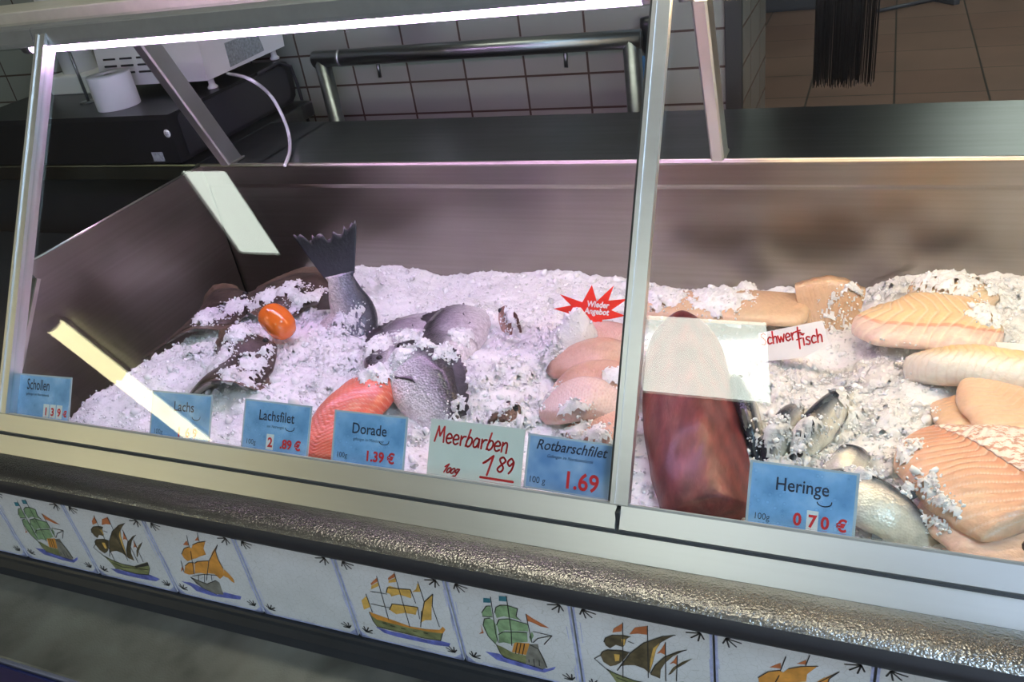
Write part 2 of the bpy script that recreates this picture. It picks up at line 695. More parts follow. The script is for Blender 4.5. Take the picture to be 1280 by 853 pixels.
# ------------------------------------------------------------------ the room
FZ = -RISE
CZ = 1.95
struct(MB().rbox((0.5, 2.0, FZ - 0.05), (12, 14.4, 0.1), 0), 'floor', FLOOR)
struct(MB().rbox((0.5, 2.0, CZ + 0.05), (12, 14.4, 0.1), 0), 'ceiling', CEIL)
WY = 1.2                                            # face of the tiled wall behind the counter
wx = on_y(929, 126, WY).x                           # where that wall ends
gx = on_y(908, 128, WY).x
w = MB().rbox(((-5.5 + wx) / 2, WY + 0.19, (FZ + CZ) / 2), (wx + 5.5, 0.38, CZ - FZ), 0)
wall = struct(w, 'wall_back', TILEWALL)
jx = on_y(664, 141, WY).x
jz = on_y(850, 85, WY).z
mpn = TILEWALL.node_tree.nodes[TILEWALL['mapping']]
mpn.inputs['Location'].default_value = (-(jx + WY) + 0.0014, -jz + 0.0014, 0)
struct(MB().rbox(((gx + wx) / 2, WY - 0.006, (FZ + CZ) / 2), (wx - gx, 0.012, CZ - FZ), 0.002), 'trim_1', GASKET)
struct(MB().rbox((0.5, 9.15, 0.5), (12, 0.1, 2.9), 0), 'wall_far', SHOPWALL)
struct(MB().rbox((-5.45, 2.0, 0.5), (0.1, 14.2, 2.9), 0), 'wall_left', SHOPWALL)
struct(MB().rbox((6.45, 2.0, 0.5), (0.1, 14.2, 2.9), 0), 'wall_right', SHOPWALL)
struct(MB().rbox((0.5, -5.15, 0.5), (12, 0.1, 2.9), 0), 'wall_front', SHOPWALL)
# shop window in the wall behind the customers, off to the right: daylight
wn = bpy.data.objects.new('window_1', None)
COL.objects.link(wn)
wn.location = (3.6, -5.08, -0.75)
wn['_at'] = tuple(wn.location)
wn['kind'] = 'structure'
fr = MB()
for zz in (-0.75, 0.55, 1.75):
    fr.rbox((3.6, -5.07, zz), (3.9, 0.06, 0.07), 0.005)
for xx in (1.68, 2.95, 4.25, 5.52):
    fr.rbox((xx, -5.07, 0.5), (0.07, 0.06, 2.5), 0.005)
fr.build('window_frame', ALU_DARK, wn)['kind'] = 'structure'
MB().rbox((3.6, -5.092, 0.5), (3.8, 0.012, 2.5), 0).build('window_glass', DAY, wn)['kind'] = 'structure'


def ceiling_lamp(x, y, sx, sy, label, mat=PANEL_ON, z=CZ):
    t = thing('ceiling_panel_light', label, 'ceiling light', (x, y, z - 0.05), None)
    b = MB()
    for dx, dy, w_, d_ in ((0, sy / 2 + 0.012, sx + 0.048, 0.024), (0, -sy / 2 - 0.012, sx + 0.048, 0.024), (sx / 2 + 0.012, 0, 0.024, sy), (-sx / 2 - 0.012, 0, 0.024, sy)):
        b.rbox((x + dx, y + dy, z - 0.022), (w_, d_, 0.044), 0.003)
    b.build('frame', ALU_DARK, t)
    MB().rbox((x, y, z - 0.02), (sx, sy, 0.02), 0.001).build('diffuser', mat, t)


ceiling_lamp(-0.44, -2.325, 0.61, 0.61, 'square ceiling panel light over the customers, mirrored in the right glass pane')
ceiling_lamp(-2.56, -1.455, 0.25, 0.54, 'narrow ceiling panel light, mirrored in the left glass pane')
ceiling_lamp(1.28, -0.85, 0.9, 0.6, 'added unseen cool panel tinting the rails and tiles blue at the right end', ADDED_COOL_ON)  # added out of view to turn the right-hand rails and tiles bluish
ceiling_lamp(1.2, 4.6, 1.2, 0.6, 'added unseen panel brightening the brown floor behind the counter')  # added to brighten the floor, no such fitting is seen
ceiling_lamp(1.6, 6.6, 1.2, 0.6, 'added unseen far panel brightening the brown floor behind the counter')  # second added panel, also only lifts the light on the floor
ceiling_lamp(-0.35, 0.30, 1.5, 0.14, 'added unseen narrow light above the counter for sparkles on the bumper', ADDED_NARROW_ON)  # added out of view so the hammered bumper sparkles
a0, a1 = Vector((-4.62, -2.46, CZ - 0.08)), Vector((-4.2, -4.3, CZ - 0.08))
t = thing('ceiling_tube_light', 'long yellow fluorescent tube on the ceiling, mirrored in the left glass pane', 'ceiling light', tuple((a0 + a1) / 2))
MB().tube([a0, a1], 0.055, 16).build('tube', YELLOW_ON, t)
dd = (a1 - a0).normalized()
MB().tube([a0 - dd * 0.05, a0], 0.05, 14).tube([a1, a1 + dd * 0.05], 0.05, 14).rbox(tuple((a0 + a1) / 2 + Vector((0, 0, 0.062))), (0.09, 1.9, 0.03), 0.004, rot=Matrix.Rotation(math.atan2(-dd.x, dd.y) , 3, 'Z')).build('fitting', WHITE_PL, t)

# ------------------------------------------------------------------ the display counter
ZR, YR = 0.145, 0.653                                # back rail of the well
XL, XR = -1.9, 1.25
PX = (-0.957, 0.0)                                   # glass posts
SLOPE = 0.578
ctr = thing('display_counter', 'slanted glass fish counter with aluminium rails and a band of painted ship tiles', 'display counter', (0, 0.25, FZ))


def gp(x, s, h=0.0):
    return Vector((x, 0, 0)) + GU * s + GN * h


def glass_profile(x0, x1, s0, s1, h0, h1):
    """box lying in the slope of the front glass"""
    return [gp(x0, s0, h0), gp(x1, s0, h0), gp(x1, s1, h0), gp(x0, s1, h0)], GN * (h1 - h0)


def gbox(mb, x0, x1, s0, s1, h0, h1, m=0):
    p, d = glass_profile(x0, x1, s0, s1, h0, h1)
    return mb.prism(p, d, m)


# panes
for k, (x0, x1, lab) in enumerate(((-1.88, PX[0] - 0.009, None), (PX[0] + 0.009, PX[1] - 0.009, None), (PX[1] + 0.009, 1.2, None))):
    gbox(MB(), x0, x1, 0.002, SLOPE, -0.006, 0.0).build('glass_pane', GLASS, ctr)
# posts: a grooved clamp profile between two panes
for x in PX:
    b = MB()
    gbox(b, x - 0.0095, x - 0.0045, 0.0, SLOPE, 0.0012, 0.0070)
    gbox(b, x - 0.0045, x + 0.0010, 0.0, SLOPE, 0.0012, 0.0050)
    gbox(b, x + 0.0010, x + 0.0105, 0.0, SLOPE, 0.0012, 0.0070)
    gbox(b, x - 0.0080, x + 0.0080, 0.0, SLOPE, -0.016, 0.0012)
    p = b.build('glass_post', ALU, ctr)
    gbox(MB(), x - 0.0125, x - 0.0095, 0.002, SLOPE, 0.0002, 0.0045).build('seal', GASKET, p)
# bottom rail, two steps, with the joint under the middle post
for x0, x1 in ((XL, PX[1] - 0.0035), (PX[1] + 0.0015, XR)):
    b = MB().extrude_x([(0.0025, -0.003), (0.0003, -0.0003), (-0.017, -0.0215), (-0.0155, -0.026), (0.011, -0.026), (0.011, -0.015)], x0, x1)
    b.build('upper_rail', ALU, ctr)
MB().extrude_x([(0.0020, -0.0025), (-0.0016, -0.0016), (-0.0012, 0.0010), (0.0008, 0.0012)], XL, XR).build('rail_seal', plain('clear_seal', (0.38, 0.38, 0.33), 0.3), ctr)
MB().extrude_x([(-0.0135, -0.0255), (-0.0345, -0.0505), (0.0, -0.0515), (0.012, -0.0265)], XL, XR).build('lower_rail', ALU, ctr)
MB().extrude_x([(-0.0105, -0.022), (-0.0185, -0.0275), (0.0, -0.03), (0.0, -0.022)], XL, XR).build('rail_groove', GASKET, ctr)
MB().rbox((PX[1] - 0.001, -0.003, -0.0145), (0.005, 0.014, 0.02), 0).build('joint_gap', GASKET, ctr)
# hammered bumper
prof = [(-0.030, -0.0535), (-0.0365, -0.0495), (-0.050, -0.0468), (-0.064, -0.0462), (-0.076, -0.0478), (-0.0845, -0.0520), (-0.0895, -0.0585), (-0.0905, -0.0665), (-0.0880, -0.0740), (-0.0820, -0.0785), (-0.070, -0.080), (-0.03, -0.080)]
nb = 60
P = [[Vector((lerp(XL, XR, i / nb), y, z)) for y, z in prof] for i in range(nb + 1)]
bb = MB().grid(P, closed_v=True, caps=True)
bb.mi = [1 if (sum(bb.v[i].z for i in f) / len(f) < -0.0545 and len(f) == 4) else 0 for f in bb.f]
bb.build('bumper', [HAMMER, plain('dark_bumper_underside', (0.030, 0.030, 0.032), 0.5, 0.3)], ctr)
# front board, black trim, shelf for bags, lower blue front
MB().extrude_x([(-0.066, -0.079), (-0.066, -0.24), (0.0, -0.24), (0.0, -0.079)], XL, XR).build('tile_backing', GROUT, ctr)
MB().extrude_x([(-0.066, -0.2318), (-0.0790, -0.2318), (-0.0815, -0.2345), (-0.0830, -0.240), (-0.0900, -0.2490), (-0.1000, -0.2530), (-0.1010, -0.262), (-0.066, -0.262)], XL, XR, smooth=False).build('black_trim', TRIM_BLACK, ctr)
MB().rbox(((XL + XR) / 2, -0.1435, -0.2605), (XR - XL, 0.165, 0.015), 0.003).build('bag_shelf', SHELF, ctr)
MB().rbox(((XL + XR) / 2, -0.205, -0.59), (XR - XL, 0.02, 0.66), 0.002).build('lower_front', BLUE_PANEL, ctr)
MB().rbox(((XL + XR) / 2, -0.2285, -0.2605), (XR - XL, 0.006, 0.0165), 0.0015).build('shelf_edge', plain('shelf_edging', (0.22, 0.23, 0.29), 0.35, 0.5), ctr)
MB().rbox(((XL + XR) / 2, -0.2345, -0.36), (XR - XL, 0.004, 0.21), 0.001).build('blue_apron', BLUE_PANEL, ctr)
# the well: back panel with its crease, side panels, pan
bp = [(YR + 0.006, ZR - 0.002), (YR + 0.002, ZR), (YR - 0.004, ZR + 0.0015), (YR - 0.006, ZR - 0.002), (YR - 0.004, ZR - 0.006), (YR - 0.002, 0.104), (YR + 0.001, 0.099), (YR + 0.003, 0.094), (YR + 0.006, -0.27), (YR + 0.012, -0.27), (YR + 0.012, ZR - 0.002)]
MB().extrude_x(bp, -1.05, 1.18).build('back_panel', STEEL, ctr)
MB().tube([(-1.06, YR - 0.001, ZR + 0.001), (1.18, YR - 0.001, ZR + 0.001)], 0.0022, 8).build('rim', STEEL_RIM, ctr)
for xs, s in ((-1.05, -1), (1.18, 1)):
    e = MB().prism([(xs, 0.014, -0.27), (xs, 0.014, -0.10), (xs, 0.105, 0.0), (xs, 0.206, 0.116), (xs, 0.198, 0.143), (xs, YR, 0.143), (xs, YR, -0.27)], (s * 0.012, 0, 0))
    e.build('end_panel', STEEL, ctr)
    MB().tube([(xs + s * 0.005, 0.200, 0.1435), (xs + s * 0.005, YR, 0.1435)], 0.0022, 8).build('rim', STEEL_RIM, ctr)
    MB().prism([(xs, 0.105, 0.0), (xs, 0.206, 0.116), (xs, 0.212, 0.112), (xs, 0.112, -0.004)], (-s * 0.003, 0, 0)).build('edge_fold', STEEL_RIM, ctr)
MB().rbox((0.06, 0.33, -0.272), (2.26, 0.64, 0.006), 0).rbox((0.06, 0.0125, -0.15), (2.26, 0.004, 0.24), 0).build('ice_pan', STEEL, ctr)
MB().rbox((-0.33, 0.26, -0.6), (3.1, 0.66, 0.65), 0.01).build('cabinet_body', DARKGREY, ctr)
# left neighbour bay: a dark empty floor behind the far left pane
MB().rbox((-1.49, 0.34, -0.03), (0.83, 0.62, 0.02), 0.002).build('dark_deck', DARKGREY, ctr)
# top rail, lamp tubes, canopy
s_mid = SLOPE + 0.006
for x0, x1 in ((XL, PX[0] - 0.021), (PX[0] - 0.019, XR)):
    ty, tz = 0.3255, 0.472
    MB().extrude_x([(ty, tz - 0.0130), (ty + 0.002, tz + 0.0125), (ty + 0.006, tz + 0.0145), (ty + 0.040, tz + 0.0145), (ty + 0.040, tz - 0.004), (ty + 0.012, tz - 0.0135)], x0, x1).build('top_rail', ALU_DARK, ctr)
for x0, x1, mt in ((PX[0] - 0.055, PX[1] - 0.03, PINK_TUBE), (PX[1] + 0.03, 1.0, WARM_TUBE)):
    ly, lz = 0.352, 0.456
    lt = MB().tube([(x0, ly, lz), (x1, ly, lz)], 0.0110, 16).build('lamp_tube', mt, ctr)
    for q0_, q1_ in ((x0 - 0.018, x0), (x1, x1 + 0.018)):
        MB().tube([(q0_, ly, lz), (q1_, ly, lz)], 0.0114, 16).build('lamp_cap', GREY_PL, lt)
MB().rbox(((XL + XR) / 2, 0.505, 0.450), (XR - XL, 0.25, 0.006), 0.001).build('canopy_glass', GLASS, ctr)
MB().rbox(((XL + XR) / 2, 0.715, 0.455), (XR - XL, 0.15, 0.03), 0.004).rbox(((XL + XR) / 2, 0.642, 0.455), (XR - XL, 0.012, 0.036), 0.003).build('canopy_rail', plain('beige_rail', (0.52, 0.50, 0.40), 0.5), ctr)
for x, x0_, w_ in ((-0.972, -1.032, 0.024), (0.0, -0.0, 0.021)):
    xc = {-0.972: -0.985, 0.0: -0.0015}[x]
    b = MB()
    A, B = Vector((xc, 0.672, ZR - 0.003)), Vector((xc, 0.538, 0.446))
    d = (B - A).normalized()
    q = Vector((1, 0, 0)).cross(d).normalized()
    hw, hd = w_ / 2, 0.021
    cs = [(-hw, -hd + 0.003), (-hw + 0.003, -hd), (hw - 0.003, -hd), (hw, -hd + 0.003), (hw, hd - 0.003), (hw - 0.003, hd), (-hw + 0.003, hd), (-hw, hd - 0.003)]
    b.prism([A + Vector((u, 0, 0)) + q * v for u, v in cs], B - A)
    st = b.build('roof_strut', ALU, ctr)
    MB().rbox((xc, 0.676, ZR + 0.0005), (w_ + 0.002, 0.046, 0.006), 0.002).build('foot', STEEL_RIM, st)

# worktop behind the well
wt = thing('worktop', 'dark brushed steel worktop running behind the ice well', 'worktop', (0, 0.8, 0.10))
MB().rbox((0.165, 0.797, 0.1235), (2.17, 0.264, 0.037), 0.004).rbox((-1.485, 0.885, 0.1235), (1.13 - 0.30, 0.44, 0.037), 0.004).rbox((-0.99, 0.797, 0.1235), (0.16, 0.264, 0.037), 0.0).build('top', STEEL_LEDGE, wt)
MB().rbox((0.165, 0.86, -0.42), (2.10, 0.10, 1.05), 0.004).rbox((-1.485, 0.885, -0.42), (0.80, 0.34, 1.05), 0.004).build('carcass', DARKGREY, wt)

# ------------------------------------------------------------------ painted tiles on the front
TY = -0.0750
TW, TG = 0.1533, 0.0030
JX = [-0.0425 - TW * k for k in range(8)]            # joints to the left of the middle


def tl(crop, x0, pts):
    cx, cy, s = crop
    out = []
    for a, b in pts:
        q = on_y(cx + a / s, cy + b / s, TY)
        out.append((q.x - x0, q.z + 0.2315))
    return out


CG, CB, CB7, CO, CY = (560, 720, 6.56), (80, 620, 7.107), (715, 750, 7.111), (180, 640, 6.56), (415, 685, 6.094)
XG, XB, XB7, XO, XY = JX[1], JX[5], JX[0], JX[4], JX[2]
SHIPS = {
    'green': [
        ('sail', P_GREEN, tl(CG, XG, p)) for p in (
            [(278, 300), (315, 245), (350, 245), (365, 330), (335, 330), (285, 330)],
            [(385, 300), (395, 255), (430, 238), (490, 240), (572, 268), (560, 330), (600, 365), (500, 340), (460, 330), (400, 345)],
            [(290, 400), (300, 350), (345, 345), (375, 365), (395, 400), (410, 520), (390, 560), (330, 490), (300, 440)],
            [(400, 400), (420, 355), (500, 350), (580, 375), (655, 395), (660, 455), (560, 450), (470, 445), (420, 470)],
            [(415, 480), (450, 458), (540, 453), (650, 463), (655, 540), (600, 545), (560, 545), (520, 560), (460, 545), (420, 550)],
            [(690, 455), (705, 490), (680, 540), (665, 500)])] + [
        ('hull', P_OLIVE, tl(CG, XG, [(400, 565), (440, 580), (530, 630), (640, 655), (640, 720), (560, 695), (460, 665), (430, 630)])),
        ('hull', P_ORANGE, tl(CG, XG, [(545, 545), (670, 555), (640, 650), (525, 625)])),
        ('hull', P_GREYHULL, tl(CG, XG, [(670, 560), (740, 560), (745, 600), (790, 680), (815, 750), (780, 765), (640, 715), (640, 655)])),
        ('flag', P_TEAL, tl(CG, XG, [(290, 180), (345, 185), (350, 220), (290, 218)])),
        ('flag', P_TEAL, tl(CG, XG, [(418, 165), (485, 170), (485, 210), (418, 205)])),
        ('flag', P_RED, tl(CG, XG, [(640, 310), (690, 345), (760, 385), (835, 430), (760, 415), (700, 385), (655, 370)])),
        ('flag', P_RED, tl(CG, XG, [(270, 400), (295, 470), (255, 475), (280, 455)])),
        ('sea', P_BLUE, tl(CG, XG, [(305, 620), (420, 640), (470, 670), (640, 725), (810, 765), (885, 745), (870, 770), (790, 795), (640, 760), (470, 710), (400, 690)]))] + [
        ('rig', P_LINE, tl(CG, XG, p)) for p in (
            [(350, 170), (395, 480), (415, 545)], [(480, 165), (520, 450), (525, 570)], [(640, 310), (690, 545)], [(700, 455), (855, 490), (740, 510), (700, 545)], [(855, 490), (790, 560)],
            [(278, 300), (315, 245), (350, 245)], [(285, 330), (365, 335)], [(385, 300), (395, 255), (430, 238), (490, 240), (572, 268), (560, 330), (600, 365)], [(290, 400), (300, 350), (345, 345)], [(290, 400), (330, 490), (400, 565)],
            [(400, 400), (420, 355), (500, 350), (655, 395)], [(415, 480), (450, 458), (650, 463)], [(400, 565), (430, 630), (460, 665), (560, 695), (640, 720), (780, 765)], [(670, 560), (745, 600), (815, 750)],
            [(572, 550), (555, 635)], [(600, 552), (583, 640)], [(630, 555), (612, 645)], [(705, 680), (712, 740)], [(750, 690), (752, 735)], [(665, 685), (667, 705)])],
    'brown': [
        ('sail', P_BROWN, tl(CB7, XB7, p)) for p in (
            [(285, 370), (300, 335), (360, 310), (460, 310), (520, 325), (485, 350), (470, 400), (455, 420), (390, 400), (340, 430), (300, 405)],
            [(255, 495), (270, 460), (320, 440), (440, 445), (510, 465), (470, 520), (430, 560), (390, 580), (340, 590), (280, 550)],
            [(405, 625), (430, 580), (520, 470), (640, 380), (800, 325), (920, 312), (850, 345), (790, 380), (750, 440), (720, 560), (690, 650), (640, 610), (560, 580), (480, 580), (430, 590)],
            [(700, 650), (740, 580), (830, 500), (940, 455), (1020, 442), (900, 500), (830, 560), (790, 620), (785, 700), (740, 680), (700, 665)],
            [(855, 665), (900, 600), (980, 550), (1075, 520), (1000, 570), (930, 610), (880, 660)])] + [
        ('sail', P_YELLOW, tl(CB7, XB7, [(722, 430), (780, 380), (748, 440), (718, 555), (692, 630), (700, 520)])),
        ('sail', P_YELLOW, tl(CB7, XB7, [(375, 480), (425, 485), (420, 540), (385, 545)])),
        ('sail', P_YELLOW, tl(CB7, XB7, [(440, 345), (475, 350), (468, 400), (450, 405)])),
        ('flag', P_RED, tl(CB7, XB7, [(360, 290), (370, 255), (455, 205), (440, 280)])),
        ('flag', P_RED, tl(CB7, XB7, [(510, 305), (560, 245), (672, 232), (672, 310), (590, 300)])),
        ('flag', P_RED, tl(CB7, XB7, [(755, 480), (800, 430), (830, 380), (832, 490), (790, 470)])),
        ('flag', P_RED, tl(CB7, XB7, [(865, 572), (905, 540), (935, 490), (938, 580), (905, 560)])),
        ('hull', P_OLIVE, tl(CB, XB, [(355, 530), (420, 565), (520, 605), (620, 625), (740, 588), (765, 640), (755, 700), (640, 690), (500, 650), (460, 645), (420, 600)])),
        ('hull', P_LINE, tl(CB, XB, [(630, 625), (745, 590), (755, 620), (640, 642)])),
        ('sea', P_BLUE, tl(CB, XB, [(415, 645), (480, 655), (640, 692), (760, 700), (855, 740), (820, 760), (700, 740), (560, 710), (470, 685)]))] + [
        ('rig', P_LINE, tl(CB7, XB7, p)) for p in (
            [(452, 200), (455, 690)], [(672, 228), (680, 690)], [(832, 375), (835, 720)], [(938, 490), (930, 720)], [(255, 490), (200, 520), (350, 650)],
            [(405, 625), (520, 470), (640, 380), (800, 325), (920, 312)], [(700, 650), (740, 580), (830, 500), (1020, 442)], [(285, 370), (300, 335), (360, 310), (520, 325)], [(255, 495), (270, 460), (320, 440), (510, 465)], [(500, 365), (550, 385)])] + [
        ('rig', P_LINE, tl(CB, XB, p)) for p in ([(355, 530), (420, 565), (520, 605), (620, 625)], [(460, 645), (500, 650), (640, 690), (755, 700), (765, 640)], [(430, 590), (520, 630), (750, 655)])],
    'orange': [
        ('sail', P_ORANGE, tl(CO, XO, p)) for p in (
            [(310, 345), (330, 300), (370, 285), (390, 300), (385, 340), (420, 380), (360, 405), (330, 380)],
            [(385, 320), (400, 270), (440, 250), (505, 240), (490, 300), (510, 350), (460, 365), (420, 385), (390, 350)],
            [(340, 440), (370, 415), (410, 415), (415, 510), (370, 515), (330, 500)],
            [(418, 420), (440, 405), (530, 400), (515, 510), (470, 500), (418, 505)],
            [(515, 500), (540, 400), (560, 330), (605, 270), (590, 320), (610, 390), (650, 460), (660, 520), (625, 550), (580, 510)],
            [(655, 470), (690, 500), (735, 550), (745, 585), (720, 570), (690, 540), (660, 530)])] + [
        ('hull', P_GREYHULL, tl(CO, XO, [(385, 535), (440, 560), (520, 590), (590, 560), (620, 580), (655, 680), (600, 675), (480, 620), (430, 590)])),
        ('flag', P_RED, tl(CO, XO, [(320, 270), (350, 235), (370, 275)])),
        ('flag', P_RED, tl(CO, XO, [(415, 235), (440, 205), (455, 235)])),
        ('flag', P_RED, tl(CO, XO, [(305, 490), (310, 450), (330, 470)])),
        ('sea', P_BLUE, tl(CO, XO, [(305, 570), (380, 580), (430, 600), (480, 625), (600, 682), (660, 660), (800, 695), (790, 720), (690, 710), (560, 690), (430, 650), (385, 610)]))] + [
        ('rig', P_LINE, tl(CO, XO, p)) for p in (
            [(350, 190), (375, 290)], [(438, 170), (455, 240)], [(605, 268), (535, 400), (515, 560)], [(305, 400), (330, 490)], [(385, 320), (415, 510)],
            [(310, 345), (330, 300), (370, 285)], [(400, 270), (440, 250), (505, 240)], [(605, 270), (590, 320), (610, 390), (650, 460)], [(340, 440), (370, 415), (410, 415)], [(418, 420), (440, 405), (530, 400)],
            [(385, 535), (440, 560), (520, 590), (590, 560)], [(400, 525), (500, 510), (600, 520)], [(500, 510), (500, 575)], [(450, 520), (450, 560)], [(555, 515), (560, 560)], [(600, 675), (480, 620), (385, 535)])],
    'yellow': [
        ('sail', P_YELLOW, tl(CY, XY, p)) for p in (
            [(415, 340), (425, 300), (440, 290), (510, 310), (600, 315), (605, 385), (560, 370), (510, 355), (455, 370), (440, 350)],
            [(440, 470), (460, 425), (560, 440), (655, 450), (640, 510), (560, 495), (490, 505), (465, 490)],
            [(678, 570), (685, 480), (705, 410), (770, 350), (760, 430), (760, 550), (710, 550)])] + [
        ('flag', P_RED, tl(CY, XY, [(295, 270), (345, 225), (350, 255), (300, 285)])),
        ('flag', P_YELLOW, tl(CY, XY, [(300, 290), (350, 262), (357, 290), (300, 315)])),
        ('flag', P_RED, tl(CY, XY, [(428, 230), (478, 190), (482, 222), (430, 245)])),
        ('flag', P_YELLOW, tl(CY, XY, [(432, 250), (484, 228), (490, 260), (432, 266)])),
        ('flag', P_YELLOW, tl(CY, XY, [(225, 400), (265, 365), (295, 450), (245, 470)])),
        ('flag', P_YELLOW, tl(CY, XY, [(610, 335), (640, 315), (655, 265), (675, 335)])),
        ('hull', P_OLIVE, tl(CY, XY, [(290, 490), (340, 540), (440, 565), (600, 605), (740, 630), (845, 650), (830, 705), (720, 690), (540, 645), (350, 600), (315, 555)])),
        ('hull', P_ORANGE, tl(CY, XY, [(285, 487), (360, 515), (490, 560), (600, 600), (720, 620), (820, 625), (845, 600), (865, 625), (845, 652), (740, 640), (600, 612), (440, 572), (340, 545), (300, 515)])),
        ('sea', P_BLUE, tl(CY, XY, [(330, 600), (440, 635), (540, 655), (720, 700), (830, 710), (905, 730), (890, 755), (780, 740), (640, 710), (500, 680), (400, 650)]))] + [
        ('rig', P_LINE, tl(CY, XY, p)) for p in (
            [(342, 215), (435, 550)], [(475, 185), (595, 600)], [(655, 255), (705, 410)], [(295, 330), (420, 350)], [(300, 425), (440, 455)], [(260, 350), (310, 490)], [(770, 350), (765, 440), (820, 600)], [(685, 480), (678, 600)], [(600, 318), (640, 420)], [(655, 450), (670, 540)],
            [(415, 340), (425, 300), (510, 310), (600, 315)], [(440, 470), (460, 425), (655, 450)], [(678, 570), (705, 410), (770, 350)], [(285, 487), (315, 555), (350, 600), (540, 645), (720, 690), (830, 705), (845, 650)], [(390, 570), (420, 578)], [(450, 590), (480, 598)], [(530, 610), (560, 617)], [(620, 630), (650, 637)], [(700, 645), (730, 652)])],
}


def ship_tile(x0, design, label):
    b = MB()
    cx = x0 + TW / 2
    b.rbox((cx, TY + 0.004, -0.2315 + TW / 2), (TW - TG, 0.008, TW - TG), 0.0012)
    t = b.build('ship_tile' if design else 'plain_tile', GLAZE, ctr)
    t['label'] = label
    pl = Plane((x0, TY, -0.2315), (1, 0, 0), (0, 0, 1))
    e = 0.00015
    bd = MB()
    m = TG / 2 + 0.0012
    for h, w_, off in ((1, 0.0042, 0), ):
        for (a, c) in (((m, m), (TW - m, m)), ((m, TW - m), (TW - m, TW - m)), ((m, m), (m, TW - m)), ((TW - m, m), (TW - m, TW - m))):
            pl.flat(bd, strokes([[a, c]], 0.0026, 4), e)
    rr = random.Random(int(x0 * 1000))
    for k in range(9):                                  # loose brush strokes along the rim
        side, s0, ln, off = rr.randrange(4), rr.uniform(0.01, 0.10), rr.uniform(0.015, 0.045), rr.uniform(0.004, 0.0085)
        a, c = (s0, off), (min(s0 + ln, TW - 0.006), off + rr.uniform(-0.001, 0.001))
        if side == 1: a, c = (a[0], TW - a[1]), (c[0], TW - c[1])
        if side == 2: a, c = (a[1], a[0]), (c[1], c[0])
        if side == 3: a, c = (TW - a[1], a[0]), (TW - c[1], c[0])
        pl.flat(bd, strokes([[a, c]], 0.0009, 4), e)
    for (u, v) in ((0, 0), (1, 0), (0, 1), (1, 1)):       # wedge of wash in each corner
        k = lambda a, c: (a if u == 0 else TW - a, c if v == 0 else TW - c)
        pts = [k(m, m), k(0.016, m), k(m, 0.014)]
        pl.poly(bd, pts if u == v else pts[::-1], e)
    bd.build('blue_border', P_PALEBLUE, t)
    for (u, v) in ((0, 0), (1, 0), (0, 1), (1, 1)):
        fx, fy = (1, -1)[u], (1, -1)[v]
        c0 = (0.013 if u == 0 else TW - 0.013, 0.013 if v == 0 else TW - 0.013)
        od = MB()
        ang = [-25, 12, 45, 78, 112] if v == 1 else [0, 30, 60, 95, 125]
        for i, a in enumerate(ang):
            r = math.radians(a)
            L = (0.011, 0.015, 0.014, 0.013, 0.009)[i] * (1.0 if v else 0.8)
            pl.flat(od, strokes([[c0, (c0[0] + fx * math.cos(r) * L, c0[1] + fy * math.sin(r) * L)]], 0.0019, 5), 2 * e)
        od.build('corner_ornament', P_LINE, t)
    od = MB()
    pl.flat(od, strokes([[(TW / 2 - 0.003, TW - 0.0045), (TW / 2, TW - 0.007), (TW / 2 + 0.003, TW - 0.0045)]], 0.0016, 5), 2 * e)
    od.build('rim_tick', P_LINE, t)
    if design:
        shp = SHIPS[design]
        order = {'sea': 1, 'hull': 2, 'sail': 3, 'flag': 3, 'rig': 5}
        for kind in ('sea', 'hull', 'sail', 'rig'):
            mb, mats = MB(), []
            for i, (k_, mt, pts) in enumerate([q for q in shp if q[0] == kind]):
                if mt not in mats:
                    mats.append(mt)
                mi = mats.index(mt)
                h = e * (order[kind] + 0.06 * i + (0.5 if mt in (P_YELLOW,) and design == 'brown' else 0))
                if kind == 'rig':
                    pl.flat(mb, strokes([pts], 0.0011, 5), h, m=mi)
                else:
                    pl.poly(mb, pts, h, mi)
            if mb.v:
                mb.build({'sea': 'painted_sea', 'hull': 'painted_hull', 'sail': 'painted_sail', 'flag': 'painted_flag', 'rig': 'painted_rigging'}[kind], mats, t, normals=False)
        for i, (k_, mt, pts) in enumerate([q for q in shp if q[0] == 'flag']):
            mb = MB()
            pl.poly(mb, pts, e * (3 + 0.06 * i))
            mb.build('painted_flag', mt, t, normals=False)
    return t


ship_tile(JX[7] , None, 'plain cream tile at the left edge, cut off by the frame')
ship_tile(JX[6], 'green', 'tile with a green-sailed ship, leftmost ship of the band')
ship_tile(JX[5], 'brown', 'tile with a brown-sailed ship, second ship from the left')
ship_tile(JX[4], 'orange', 'tile with an orange-sailed ship left of the blank tile')
ship_tile(JX[3], None, 'blank crackled tile between the orange and the yellow ship')
ship_tile(JX[2], 'yellow', 'tile with a yellow-sailed ship right of the blank tile')
ship_tile(JX[1], 'green', 'tile with a green-sailed ship and teal flags, near the middle')
ship_tile(JX[0], 'brown', 'tile with a brown-sailed ship, large at the lower right')
ship_tile(JX[0] + TW, 'orange', 'tile with orange sails cut off by the lower frame edge')
ship_tile(JX[0] + 2 * TW, None, 'tile corner at the far lower right, mostly out of frame')

